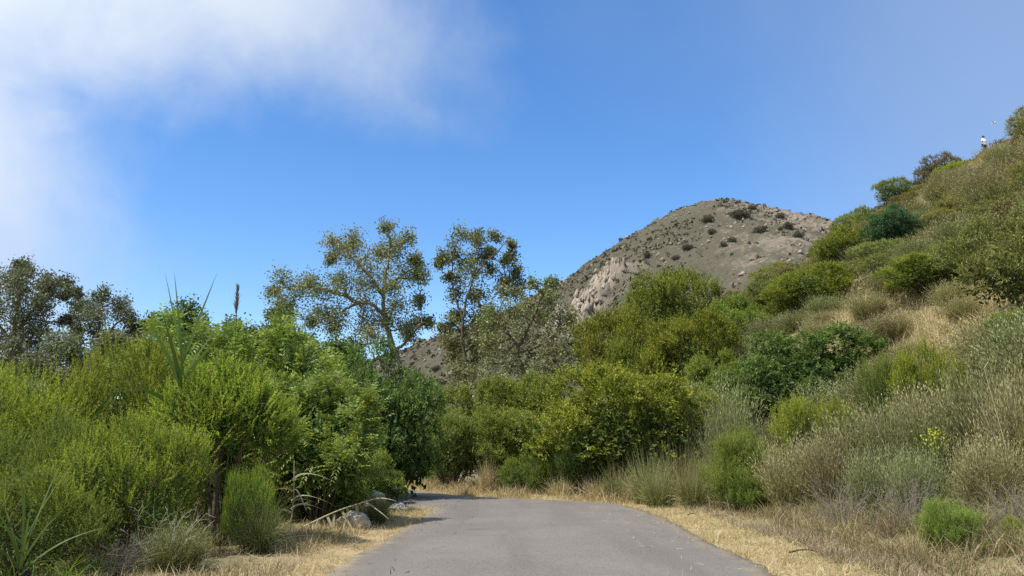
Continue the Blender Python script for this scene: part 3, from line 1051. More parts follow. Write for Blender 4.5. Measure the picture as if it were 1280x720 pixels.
reed('strap_leaved_reed', 56, 8.6, [
    (.4, -.9, -.1, .9, .85, .02, .35), (.4, .9, -.2, 1, .9, .02, .25), (.4, .3, .1, 1, 1.0, .018, .2), (.4, -.15, .1, 1, .95, .018, .15), (.2, .2, -.3, 1, .9, .03, .2), (.2, -.2, -.3, 1, .85, .03, .3), (.2, .5, -.1, 1, 1.0, .025, .3),
    (.15, -.5, -.4, 1, .7, .028, .6), (.2, .1, .2, 1, 1.1, .03, .15), (.2, -.1, .1, 1, 1.0, .03, .1), (.15, 1.0, -.4, .6, .7, .025, .6), (.15, .35, -.5, 1, .8, .03, .3),
    (.15, -.35, .1, 1, .9, .03, .2), (.1, .7, .3, 1, .9, .025, .5)],
    'green tuft of strap leaves low in the bottom left corner of the thicket', 'reeds in the left thicket', cane_h=0)
reed('strap_leaved_reed', 8, 9.6, [(.5, -.3, -.2, 1, .8, .03, .3), (.5, .4, -.2, 1, .8, .03, .3), (.5, .1, -.3, 1, .9, .03, .2), (.45, .7, -.1, 1, .7, .03, .6)],
     'green strap leaves standing at the extreme left edge of the picture', 'reeds in the left thicket', cane_h=.6)


def fallen_cane():
    """bent-over dead cane with leaves hanging from it, ending above the boulder"""
    rg = np.random.default_rng(9)
    a, b = at(366, 662, 15.0), at(466, 624, 15.7)
    o = thing('fallen_cane', (a.x, a.y, a.z), 'fallen dry cane leaning over the boulder with withered leaves hanging from it', 'reed')
    e = np.array(b - a)
    c = curve([(-.15, 0, -.12), tuple(e * .5 + [0, 0, .03]), tuple(e)], 12)
    mb = MB()
    add_tube(mb, c, np.linspace(.018, .009, len(c)), 6)
    obj('stalk', mb.mesh('fallen_stalk', M['cane']), o)
    for t, dx, dz, L in ((.2, .2, -.5, .35), (.3, -.3, -.6, .45), (.42, .35, -.7, .42), (.5, .1, -.8, .5), (.6, .4, -.6, .45), (.68, -.1, -1, .4), (.78, .3, -1, .42), (.9, .8, -.3, .4), (1.0, .9, .3, .35)):
        p = e * t
        mb = MB()
        strap(mb, p, (dx, rg.uniform(-.3, .2), dz), L, .045, .7, rg)
        obj('leaf', mb.mesh('withered_leaf', M['reed_dead']), o)
    for i, (px, lab) in enumerate(((338, 'withered reed with limp pale leaves under the bright green shrub'),
                                   (352, 'withered reed with curled pale leaves next to the fallen cane'))):
        lv = []
        for k in range(7):
            an = rg.uniform(0, 6.28)
            lv.append((rg.uniform(.3, .9), math.cos(an) * .6, math.sin(an) * .6 - .3, .6, rg.uniform(.45, .75), .04, rg.uniform(1.2, 2.0)))
        reed('withered_reed', px + i * 22, 14.4 - i * .3, lv, lab, 'withered reeds by the fallen cane', 'reed_dead', cane_h=1.2)


fallen_cane()


def boulder(name, px, base, pw, ph, label, mat, seed, group=None, dq=1.0):
    import bmesh
    x, y = hit(px, base)
    w = pw / FOC * y; h = ph / FOC * y
    bm = bmesh.new()
    bmesh.ops.create_icosphere(bm, subdivisions=4, radius=1)
    for v in bm.verts:
        p = v.co.copy()
        # flat broken faces plus roughness
        for k in range(9):
            rs = random.Random(seed * 31 + k)
            nn = Vector((rs.uniform(-1, 1), rs.uniform(-1, 1), rs.uniform(-.5, 1))).normalized()
            lim = rs.uniform(.62, .9)
            dd = p.dot(nn)
            if dd > lim:
                p -= nn * (dd - lim) * .92
        p *= 1 + .10 * mnoise.noise(p * 2.2 + Vector((seed, 0, 0))) + .05 * mnoise.noise(p * 7 + Vector((0, seed, 0)))
        v.co = Vector((p.x * w * .54, p.y * w * .5 * dq, p.z * h * .62 + h * .42))
    me = bpy.data.meshes.new(name)
    bm.to_mesh(me); bm.free()
    me.materials.append(M[mat])
    o = obj(name, me)
    o.location = (x, y, hgt(x, y) - .02)
    HERO.append((x, y, w * .4))
    return tag(o, label, 'rock', group)


boulder('boulder', 442, 660, 40, 20, 'tan boulder lying on the dry left verge under the fallen cane', 'boulder', 3)
boulder('boulder', 470, 634, 22, 20, 'pale boulder behind the dark grass tuft on its left side', 'pale_boulder', 5, 'pale boulders at the bend')
boulder('boulder', 486, 628, 24, 26, 'tallest pale boulder standing behind the dark grass tuft at the bend', 'pale_boulder', 8, 'pale boulders at the bend')
boulder('boulder', 497, 638, 24, 10, 'low pale boulder next to the road edge at the bend', 'pale_boulder', 12, 'pale boulders at the bend')
boulder('boulder', 1090, 516, 34, 20, 'weathered rock showing between bushes on the right slope', 'boulder', 15)
box('grass', 0, 'grass_clump', 452, 492, 606, 16.6, 'dark green grass tuft beside the tan boulder at the bend', 'grass', mat='droop_grass')

# ---- across the bend and up the right verge
CG = 'big shrubs behind the bend'
box('leafy', 0, 'leafy_shrub', 545, 705, 472, 33.0, 'large green shrub behind the bend below the thin trees', group=CG, mat='olive_green')
box('leafy', 1, 'leafy_shrub', 520, 610, 512, 31.0, 'bright green shrub at the left end of the row behind the bend', group=CG, mat='pinnate')
box('leafy', 2, 'leafy_shrub', 668, 885, 464, 27.5, 'big rounded yellow green shrub over the outside of the bend', group=CG, mat='olive_bright')
box('leafy', 0, 'leafy_shrub', 590, 700, 510, 30.0, 'dull green shrub with bare stems beside the rounded yellow green one', group=CG, mat='olive_green')
box('leafy', 1, 'leafy_shrub', 618, 700, 468, 37.0, 'green shrub hiding the foot of the pale bare trunk', group=CG, mat='olive_green')
box('lime', 0, 'lime_shrub', 480, 540, 572, 37.0, 'low bright green bush beyond the far end of the road', mat='feather_green')
box('lime', 1, 'lime_shrub', 515, 575, 576, 35.0, 'low green bush beside the far road bend', mat='olive_green')
box('lime', 1, 'lime_shrub', 625, 690, 568, 27.5, 'low green bush in dry grass below the dull green shrub', mat='feather_green')
box('feather', 2, 'feathery_shrub', 690, 770, 540, 26.5, 'dark low bush under the rounded yellow green shrub', mat='dark')
BG = 'olive shrubs clustered at the foot of the hill'
box('leafy', 1, 'leafy_shrub', 775, 935, 338, 44.0, 'tallest dense green shrub of the clump under the mountain', group=BG, mat='olive_green')
box('leafy', 2, 'leafy_shrub', 728, 850, 388, 40.0, 'olive yellow shrub at the left end of the clump under the mountain', group=BG)
box('leafy', 0, 'leafy_shrub', 800, 925, 398, 36.0, 'olive brown shrub in the middle of the clump under the mountain', group=BG)
box('leafy', 1, 'leafy_shrub', 870, 965, 372, 42.0, 'green shrub at the right end of the clump under the mountain', group=BG, mat='olive_green')
box('leafy', 2, 'leafy_shrub', 735, 810, 430, 37.0, 'olive shrub low at the left foot of the clump under the mountain', group=BG)
box('dark', 1, 'dark_shrub', 900, 1082, 414, 28.0, 'broad dark green leafy shrub low on the right slope')
box('dark', 0, 'dark_shrub', 860, 960, 440, 31.0, 'dark green shrub behind the grey sage', mat='olive_green')
box('sage', 0, 'sage_bush', 855, 945, 478, 25.5, 'grey twiggy sage bush left of the dark leafy shrub', 'bush', mat='sage')
box('sage', 2, 'sage_bush', 880, 930, 505, 23.5, 'small grey green sage between the tall grass and the dark leafy shrub', 'bush', mat='sage')
GG = 'tall green grass clumps beside the road'
for i, (l, r, t, Y, lab) in enumerate((
        (778, 842, 556, 22.6, 'tall green grass clump at the left end of the roadside bank'),
        (815, 880, 548, 23.0, 'tallest green grass clump on the roadside bank'),
        (850, 905, 552, 22.2, 'green grass clump between the bank and the bright fennel'),
        (795, 850, 572, 21.4, 'low green grass clump in front of the left end of the roadside bank'),
        (838, 892, 570, 20.8, 'low green grass clump in front of the tallest one on the roadside bank'),
        (745, 800, 575, 24.0, 'green grass clump in the shade of the rounded yellow green shrub'))):
    box('grass', i, 'grass_clump', l, r, t, Y, lab, 'grass', GG)
box('fennel', 0, 'fennel_plant', 884, 978, 536, 19.2, 'bright green fennel bush in front of the tall roadside grass', 'bush')
box('fennel', 1, 'fennel_plant', 910, 958, 585, 18.6, 'small blue green fennel at the foot of the bright one', 'bush')
box('lime', 0, 'lime_shrub', 968, 1048, 497, 20.5, 'yellow green bush in front of the dark leafy shrub', group='yellow green bushes on the right slope')
box('lime', 1, 'lime_shrub', 1022, 1078, 500, 19.8, 'small yellow green bush beside the weathered rock', group='yellow green bushes on the right slope')
box('lime', 0, 'lime_shrub', 1085, 1150, 442, 18.6, 'green bush on the left flank of the brightest lime bush', group='yellow green bushes on the right slope', mat='feather_green')
box('lime', 1, 'lime_shrub', 1120, 1212, 428, 17.8, 'brightest lime green bush below the dry grass patch', group='yellow green bushes on the right slope')
box('fennel', 1, 'fennel_plant', 1158, 1222, 624, None, 'small round fennel plant standing alone in dry litter by the bottom right', 'bush', base=688)
SG = 'grey sage bushes on the right bank'
for i, (l, r, t, Y, mat, lab) in enumerate((
        (950, 1030, 548, 17.6, 'sage_tan', 'tan streaky bush right of the bright fennel'),
        (1000, 1070, 540, 16.8, 'sage_tan', 'tan streaky bush below the yellow green bushes'),
        (1075, 1150, 505, 16.0, 'sage', 'grey green sage below the lime green bush'),
        (1120, 1200, 500, 15.2, 'sage', 'grey green sage carrying dry stalks right of the rock'),
        (1185, 1290, 448, 14.6, 'sage', 'tall pale streaky bush under the olive shrub at the right edge'),
        (1230, 1330, 470, 13.4, 'sage_tan', 'pale streaky bush cut by the right edge of the picture'),
        (1060, 1130, 560, 14.6, 'sage', 'low grey green bush above the dead brush'),
        (1195, 1275, 545, 12.8, 'sage_tan', 'tan bush between the alone standing fennel and the pale streaky bush'),
        (1110, 1180, 560, 13.6, 'sage', 'grey sage behind the tall leaning dry stalk'))):
    box('sage', i, 'sage_bush', l, r, t, Y, lab, 'bush', SG, mat=mat)
box('twigs', 1, 'dead_bush', 1005, 1095, 598, 14.0, 'grey brown tangle of dead brush at the top of the right verge', 'bush')
box('twigs', 0, 'dead_bush', 1085, 1165, 590, 13.0, 'brown tangle of dead stems left of the alone standing fennel', 'bush')
box('twigs', 1, 'dead_bush', 1225, 1300, 600, 11.4, 'brown dead stems at the bottom right edge of the picture', 'bush')
for i, (l, r, t, b, lab) in enumerate((
        (1020, 1085, 628, 652, 'low brown dead brush at the edge of the straw on the right verge'),
        (1080, 1140, 640, 672, 'low brown dead brush left of the short broken stick'),
        (1210, 1270, 640, 690, 'low brown dead brush right of the round fennel plant'),
        (960, 1015, 610, 634, 'low brown dead brush below the tan streaky bushes'))):
    box('twigs', i, 'dead_bush', l, r, t, None, lab, 'bush', 'dead brush on the right verge', base=b, mat='brown_twig')
for i, (l, r, t, Y, lab) in enumerate((
        (1092, 1128, 590, 622, 'limp yellow green fennel sprig above the dead brush'),
        (1115, 1145, 625, 650, 'yellow green fennel sprig in the dry litter left of the round fennel'),
        (1250, 1280, 645, 676, 'yellow fennel sprig near the right edge of the verge'))):
    box('fennel', i, 'fennel_plant', l, r, t, None, lab, 'bush', 'fennel sprigs in the dry litter', mat='limebush', base=Y)
box('leafy', 2, 'leafy_shrub', 1226, 1430, 246, 20.0, 'tall olive green shrub filling the right edge of the picture', mat='hill_green')
box('leafy', 1, 'leafy_shrub', 1258, 1370, 385, 17.5, 'green shrub at the right edge below the tall olive one', mat='olive_green')
# mid slope
for (k, i, n, l, r, t, b, lab, mat) in (
        ('hill', 0, 'scrub_shrub', 942, 992, 314, 345, 'small bright yellow green shrub on the skyline below the mountain', 'limebush'),
        ('hill', 1, 'scrub_shrub', 900, 945, 334, 362, 'dull brown shrub behind the clump under the mountain', 'brownbush'),
        ('dark', 0, 'dark_shrub', 1086, 1150, 258, 312, 'dark blue green shrub standing out on the upper slope', 'bluegreen'),
        ('hill', 2, 'scrub_shrub', 1096, 1152, 212, 250, 'dense dark olive shrub on the ridge skyline', 'olive_green'),
        ('hill', 3, 'scrub_shrub', 1052, 1102, 232, 270, 'green shrub at the low end of the ridge skyline', 'olive_green'),
        ('hill', 0, 'scrub_shrub', 1145, 1205, 194, 222, 'brown and green shrub on the ridge right of the dense dark one', 'brownbush'),
        ('hill', 1, 'scrub_shrub', 1022, 1090, 286, 328, 'olive brown shrub amid pale dry grass on the upper slope', 'olive'),
        ('leafy', 2, 'leafy_shrub', 960, 1060, 334, 395, 'wide olive shrub in the middle of the slope', 'olive'),
        ('leafy', 0, 'leafy_shrub', 1105, 1225, 318, 368, 'wide green shrub above the dry grass patch', 'olive_green'),
        ('sage', 1, 'sage_bush', 1085, 1130, 335, 372, 'pale grey sage at the left end of the dry grass patch', 'sage_tan'),
        ('sage', 0, 'sage_bush', 1155, 1230, 312, 352, 'pale twiggy bush beside the wide green shrub above the dry patch', 'sage')):
    box(k, i, n, l, r, t, None, lab, 'shrub', mat=mat, base=b)


def stalks(px, base, items, label):
    rg = np.random.default_rng(int(px))
    x, y = hit(px, base)
    o = thing('dry_stalk', (x, y, hgt(x, y)), label, 'weed', 'dry stalks on the right bank')
    for (dx, hh, r) in items:
        mb = MB()
        c = curve([(0, 0, -.05), (dx * .45 * hh, .02, hh * .5), (dx * hh, 0, hh)], 8)
        add_tube(mb, c, np.linspace(r, r * .4, len(c)), 4)
        for k in range(5):
            s = c[rg.integers(len(c) // 2, len(c))]
            add_tube(mb, np.array([s, s + [rg.uniform(-.12, .12), rg.uniform(-.08, .08), rg.uniform(.08, .2)]]), np.array([r * .4, r * .2]), 3)
        obj('stem', mb.mesh('dry_stalk_stem', M['cane']), o)


stalks(1130, 622, [(-.33, 1.75, .011), (-.1, 1.0, .008)], 'tall pale dry stalk leaning left above the dead brush')
stalks(1272, 612, [(-.16, 1.9, .012), (-.35, 1.7, .009)], 'pale dry stalks bending at the right edge of the bank')
stalks(1166, 600, [(-.2, 1.0, .007), (.12, .9, .007), (.0, 1.1, .006)], 'thin dry stalks above the round fennel plant')
stalks(1268, 470, [(-.12, 1.5, .012), (.1, 1.4, .012)], 'bleached dead stems in front of the olive shrub at the right edge')


def flowers():
    rg = np.random.default_rng(6)
    c = at(1167, 548, 14.0)
    z = hgt(c.x, c.y)
    o = thing('yellow_flower', (c.x, c.y, z), 'small yellow flowered weed on the grey sage bank', 'weed')
    n = 130
    H = c.z - z
    B = np.stack([rg.normal(0, .13, n), rg.normal(0, .13, n), H + rg.normal(0, .10, n)], 1)
    mb = MB()
    add_leaves(mb, B, norm(rg.normal(0, 1, (n, 3)) + [0, 0, .6]), norm(rg.normal(0, 1, (n, 3))), .05, .03, np.stack([rg.uniform(0, 1, n), rg.uniform(0, 1, n), np.zeros(n)], 1))
    tag(obj('flowers', mb.mesh('flower_heads', M['flower']), o), kind='stuff')
    ms = MB()
    for k in range(8):
        e = np.array([rg.normal(0, .12), rg.normal(0, .12), H])
        add_tube(ms, curve([(0, 0, -.03), e * .5 + [0, 0, .1], e], 6), .005, 3)
    obj('stems', ms.mesh('flower_stems', M['fennel']), o)


flowers()


def branch_litter(px, base, length, ang, label):
    rg = np.random.default_rng(int(px + base))
    x, y = hit(px, base)
    mb = MB()
    d = np.array([math.cos(ang), math.sin(ang), 0]) * length
    c = curve([-d / 2 + [0, 0, .02], [0, 0, .05], d / 2 + [0, 0, .02]], 8)
    add_tube(mb, c, np.linspace(.016, .007, len(c)), 5)
    for k in range(3):
        s = c[rg.integers(2, len(c) - 1)]
        add_tube(mb, np.array([s, s + [rg.uniform(-.15, .15), rg.uniform(-.15, .15), rg.uniform(0, .08)]]), np.array([.006, .003]), 4)
    o = obj('fallen_branch', mb.mesh('fallen_branch', M['bark']))
    o.location = (x, y, hgt(x, y))
    tag(o, label, 'branch', 'sticks lying on the right verge')


branch_litter(1005, 692, .45, .2, 'thin stick lying in the straw close to the bottom of the right verge')
branch_litter(1060, 640, .5, -.1, 'pale stick in the litter below the dead brush')
branch_litter(1122, 678, .3, 1.3, 'short dark broken stick standing out left of the round fennel plant')
branch_litter(865, 645, .3, .6, 'small dark stick at the edge of the road')


# ------------------------------------------------------------------ trees
def pxl(px, py, Y, base):
    p = at(px, py, Y)
    return np.array([p.x - base[0], p.y - base[1], p.z - base[2]])


def tree(name, Y, root_px, limbs, clumps, label, leaf, bark, seed, L=.155, W=.12, per=270, group=None, r0=.22, depth=1.0, twigs=14):
    """limbs and leaf clumps measured in the photograph, spread in depth round the trunk"""
    rg = np.random.default_rng(seed)
    x = at(root_px, 450, Y).x
    base = (x, Y, hgt(x, Y))
    o = thing(name, base, label, 'tree', group)
    mt, mc = MB(), MB()
    main = []
    for li, pts in enumerate(limbs):
        if li == 0:
            q = [np.array([0, 0, -.3])] + [pxl(a, b, Y, base) for a, b in pts]
        else:
            q = [pxl(a, b, Y, base) for a, b in pts]
            # start on the nearest point of what stands already, drift in depth
            allm = np.vstack([m[0] for m in main])
            q[0] = allm[np.argmin(((allm - q[0]) ** 2).sum(1))]
        dy = rg.uniform(-1, 1) * .25 * depth
        q = [p + np.array([0, dy * i + (q[0][1] if li else 0), 0]) if i or not li else p for i, p in enumerate(q)]
        c = curve(q, 7 * len(q))
        c[1:, :] += rg.normal(0, .025, (len(c) - 1, 3))
        ra = r0 * (1.0 if li == 0 else .5)
        rr = np.linspace(ra, ra * .22, len(c))
        add_tube(mt, c, rr, 8)
        main.append((c, rr))
    allp = np.vstack([m[0] for m in main]); allr = np.concatenate([m[1] for m in main])
    E, ED, EC = [], [], []
    for ci, (px, py, pr) in enumerate(clumps):
        c = pxl(px, py, Y, base)
        r = pr / FOC * Y
        c[1] += rg.uniform(-1, 1) * depth * 1.6
        dd = ((allp - c) ** 2).sum(1) + np.where(allp[:, 2] > c[2] + .2, 6.0, 0)
        j = np.argmin(dd)
        s = allp[j]
        mid = (s + c) / 2 + rg.normal(0, .12, 3) * r + [0, 0, -.08 * r]
        b = curve([s, mid, c], 8)
        add_tube(mt, b, np.linspace(min(allr[j], .07) * .8, .02, len(b)), 5)
        for k in range(twigs):
            d = norm(rg.normal(0, 1, 3) + [0, 0, .15])
            e = c + d * r * rg.uniform(.55, 1.1)
            st = b[rg.integers(len(b) // 2, len(b))]
            tw = curve([st, (st + e) / 2 + rg.normal(0, .1, 3) * r, e], 6)
            add_tube(mt, tw, np.linspace(.02, .006, len(tw)), 3)
            for h_ in (tw[len(tw) // 2], tw[-2], e):
                E.append(h_); ED.append(d); EC.append((r, ci))
    E, ED = np.array(E), np.array(ED)
    rr = np.array([q[0] for q in EC]); cl = np.array([q[1] for q in EC])
    k = max(3, int(per * 2.3 / (3 * twigs)))
    tone = rg.uniform(0, 1, len(clumps))[cl]
    n = len(E) * k
    Pp = np.repeat(E, k, 0) + rg.normal(0, .34, (n, 3)) * np.repeat(rr, k)[:, None]
    D = norm(np.repeat(ED, k, 0) * .4 + rg.normal(0, .7, (n, 3)) + [0, 0, -.25])
    N = norm(rg.normal(0, .7, (n, 3)) + [0, 0, .6])
    at_ = np.stack([rg.uniform(0, 1, n), rg.uniform(0, 1, n), np.clip(np.repeat(tone, k) * .75 + rg.uniform(0, .35, n), 0, 1)], 1)
    add_leaves(mc, Pp, D, N, L * rg.uniform(.6, 1.15, n), W * rg.uniform(.6, 1.1, n), at_, .15)
    obj('trunk', mt.mesh(name + '_trunk', M[bark], True), o)
    obj('crown', mc.mesh(name + '_crown', M[leaf]), o)
    return o


tree('leaning_tree', 50, 503, [[(503, 490), (497, 452), (486, 418), (479, 385), (482, 345), (489, 300)],
                               [(481, 392), (462, 380), (440, 384), (415, 398), (385, 402)],
                               [(480, 372), (462, 345), (440, 322), (425, 302)],
                               [(492, 438), (508, 428), (527, 405)],
                               [(481, 362), (500, 345), (522, 330)],
                               [(452, 382), (425, 368), (380, 360), (350, 362)]],
     [(412, 300, 14), (428, 306, 20), (445, 298, 16), (440, 322, 22), (462, 330, 20), (470, 310, 12), (487, 288, 12), (486, 306, 18), (498, 318, 16), (512, 306, 13), (520, 320, 9),
      (522, 336, 14), (508, 348, 18), (528, 350, 10), (482, 345, 22), (470, 362, 22), (452, 352, 24), (436, 366, 20), (452, 384, 18), (425, 352, 14), (410, 366, 16), (392, 358, 16), (375, 352, 14),
      (358, 352, 14), (338, 362, 10), (350, 376, 14), (372, 376, 18), (392, 384, 18), (412, 392, 16), (366, 392, 12), (345, 396, 10), (430, 402, 14), (448, 408, 16), (470, 398, 16), (486, 400, 12),
      (500, 388, 14), (505, 405, 14), (520, 400, 12), (534, 398, 9), (512, 420, 12), (470, 424, 14), (440, 430, 12), (420, 412, 10), (395, 408, 10), (405, 318, 8), (495, 366, 14), (525, 375, 9)],
     'leaning tree with an open brownish green crown left of the gap to the mountain', 'sycamore', 'syc_bark', 1, per=270, r0=.28,
     group='thin crowned trees beyond the bend')
tree('slender_tree', 47, 583, [[(583, 490), (582, 455), (578, 420), (582, 385), (592, 350), (596, 312)],
                               [(590, 352), (606, 332), (622, 318), (636, 302)],
                               [(580, 400), (570, 372), (566, 340), (572, 305)],
                               [(583, 440), (600, 420), (620, 395), (640, 355)]],
     [(578, 296, 14), (566, 306, 10), (592, 288, 9), (600, 300, 12), (572, 322, 14), (556, 326, 9), (590, 322, 14), (606, 316, 12), (618, 302, 9), (610, 332, 10), (640, 304, 8), (640, 318, 8), (632, 330, 10),
      (646, 336, 9), (650, 352, 10), (636, 350, 13), (628, 366, 12), (645, 370, 12), (575, 345, 16), (592, 348, 16), (562, 346, 9), (585, 366, 17), (568, 368, 13), (600, 372, 14), (580, 388, 16), (596, 392, 12),
      (566, 392, 9), (560, 404, 10), (575, 412, 13), (552, 412, 8), (600, 412, 12), (590, 428, 10), (612, 395, 10), (572, 432, 9), (565, 445, 12), (600, 445, 14), (585, 458, 14), (612, 425, 12), (556, 425, 9), (618, 408, 12), (592, 472, 14), (570, 468, 12), (548, 330, 7), (612, 312, 8), (628, 345, 9)],
     'slender tree with blue green leaves and a bare dark trunk before the mountain', 'sycamore_green', 'bark', 2, L=.155, W=.12, per=190, r0=.14,
     group='thin crowned trees beyond the bend')
tree('spreading_tree', 44, 655, [[(655, 500), (655, 470), (648, 445), (652, 425)],
                                 [(650, 440), (668, 437), (688, 424), (704, 408)],
                                 [(652, 428), (664, 404), (676, 376), (690, 352)],
                                 [(650, 436), (634, 418), (620, 400)]],
     [(694, 352, 8), (684, 358, 8), (676, 366, 10), (664, 360, 8), (656, 376, 12), (672, 384, 14), (690, 384, 14), (640, 390, 16), (622, 394, 16), (655, 398, 18), (676, 402, 18), (698, 400, 18), (714, 398, 12),
      (610, 408, 14), (632, 412, 18), (652, 420, 16), (690, 420, 18), (712, 418, 15), (725, 426, 11), (606, 428, 14), (624, 434, 18), (644, 440, 16), (668, 442, 18), (690, 442, 18), (710, 442, 15), (722, 448, 9),
      (612, 452, 14), (634, 458, 16), (656, 462, 14), (680, 462, 16), (702, 462, 14), (718, 466, 10)],
     'low spreading tree with tan green leaves under the rocky cliff', 'sycamore_green', 'bark', 3, L=.15, W=.115, per=160, r0=.2,
     group='thin crowned trees beyond the bend')
# pale trunk showing low between the leaves
mb = MB()
a, b = at(657, 480, 42.5), at(660, 463, 42.5)
gz = hgt(a.x, a.y)
o = thing('bare_trunk', (a.x, a.y, gz), 'short pale bare trunk showing above the shrubs below the spreading tree', 'tree')
c = curve([(0, 0, -.2), (0, 0, (a.z - gz) * .8), (b.x - a.x, 0, b.z - gz)], 10)
add_tube(mb, c, np.linspace(.15, .09, len(c)), 8)
obj('trunk', mb.mesh('pale_trunk', M['pale_bark'], True), o)


def bushy_clumps(rg, l, r, t, b, n, pr):
    out = []
    for i in range(n * 6):
        u, v = rg.uniform(-1, 1), rg.uniform(-1, 1)
        if u * u + v * v < 1 and (v < .3 or abs(u) < .8):
            out.append(((l + r) / 2 + u * (r - l) / 2, (t + b) / 2 + v * (b - t) / 2, rg.uniform(.7, 1.25) * pr))
        if len(out) == n: break
    return out


rgt = np.random.default_rng(12)
TG = 'grey green trees at the far left'
cl = [(10, 335, 16), (28, 342, 14), (4, 355, 18), (52, 350, 12), (62, 345, 10), (70, 362, 14), (80, 368, 9), (55, 372, 16), (38, 362, 16), (20, 376, 20), (0, 390, 20), (45, 392, 18), (66, 388, 14), (28, 402, 20),
      (74, 400, 8), (55, 412, 14), (8, 418, 20), (36, 424, 18), (-20, 350, 20), (-25, 385, 24), (-20, 420, 24), (18, 440, 20), (50, 440, 16), (-40, 370, 20), (12, 325, 8), (84, 360, 6)]
tree('grey_green_tree', 46, 8, [[(8, 490), (10, 440), (14, 400), (18, 360), (20, 335)], [(12, 420), (35, 395), (58, 365)], [(12, 430), (-10, 400), (-25, 365)]], cl,
     'tall grey green tree cut by the left edge of the picture', 'cottonwood', 'bark', 21, L=.17, W=.12, per=290, group=TG, r0=.25)
cl = [(128, 368, 10), (115, 376, 12), (140, 376, 11), (104, 384, 10), (122, 390, 15), (146, 388, 13), (100, 400, 13), (134, 404, 15), (158, 396, 11), (172, 404, 8), (112, 412, 14), (150, 412, 14), (166, 414, 10),
      (92, 414, 9), (128, 424, 16), (100, 432, 14), (150, 430, 14), (170, 430, 8)]
tree('grey_green_tree', 52, 128, [[(128, 490), (128, 440), (126, 405), (128, 375)], [(128, 430), (145, 405), (160, 396)], [(128, 436), (112, 410), (104, 388)]], cl,
     'smaller grey green tree right of the tallest one at the far left', 'cottonwood', 'bark', 22, L=.17, W=.12, per=290, group=TG, r0=.22)
for i, (l, r, t, b, Y, n, lab) in enumerate((
        (-40, 60, 420, 500, 40, 16, 'low dark tree below the tall grey green one at the far left'),
        (40, 130, 415, 490, 42, 16, 'low dark tree between the two grey green trees'),
        (120, 215, 425, 490, 40, 14, 'low dark tree right of the smaller grey green tree'),
        (196, 262, 384, 450, 38, 12, 'dark tree top peeping over the thicket behind the tall reed'),
        (300, 375, 396, 470, 36, 14, 'dark tree under the left branch of the leaning tree'),
        (262, 312, 402, 450, 40, 9, 'small dark tree top right of the plume stalk'),
        (360, 440, 425, 490, 36, 14, 'dark tree under the middle of the leaning tree'))):
    tree('dark_tree', Y, (l + r) / 2, [[((l + r) / 2, b + 10), ((l + r) / 2 + 3, (t + b) / 2), ((l + r) / 2, t + 15)]], bushy_clumps(rgt, l, r, t, b, n, 14), lab,
         'dark' if i > 2 else 'cottonwood', 'bark', 30 + i, L=.16, W=.12, per=260, group='dark trees behind the left thicket', r0=.18)

# ------------------------------------------------------------------ loose scrub over the hillside
FILL = {
    'olive': ('hill', 'olive green rounded shrub in the scrub that covers the hillside', 'hill_olive'),
    'olive_green': ('hill', 'dull green rounded shrub in the scrub that covers the hillside', 'hill_green'),
    'brownbush': ('hill', 'brownish dull shrub in the scrub that covers the hillside', 'brownbush'),
    'tan': ('sage', 'pale tan bush of dry wands in the scrub that covers the hillside', 'sage_tan'),
    'greysage': ('sage', 'grey green bush of thin wands in the scrub that covers the hillside', 'sage'),
    'lime': ('hill', 'yellow green shrub in the scrub that covers the hillside', 'limebush'),
}
patch = [hit(px, py) + (rr,) for px, py, rr in ((1195, 385, 3.0), (1150, 400, 3.0), (1215, 415, 2.4), (1090, 400, 2.6), (1180, 420, 2.0), (1050, 398, 2.0), (1020, 300, 3.5), (1045, 285, 4.0), (1000, 318, 3.0),
                                               (1180, 228, 6.0), (1165, 240, 5.0), (1085, 250, 3.0))]
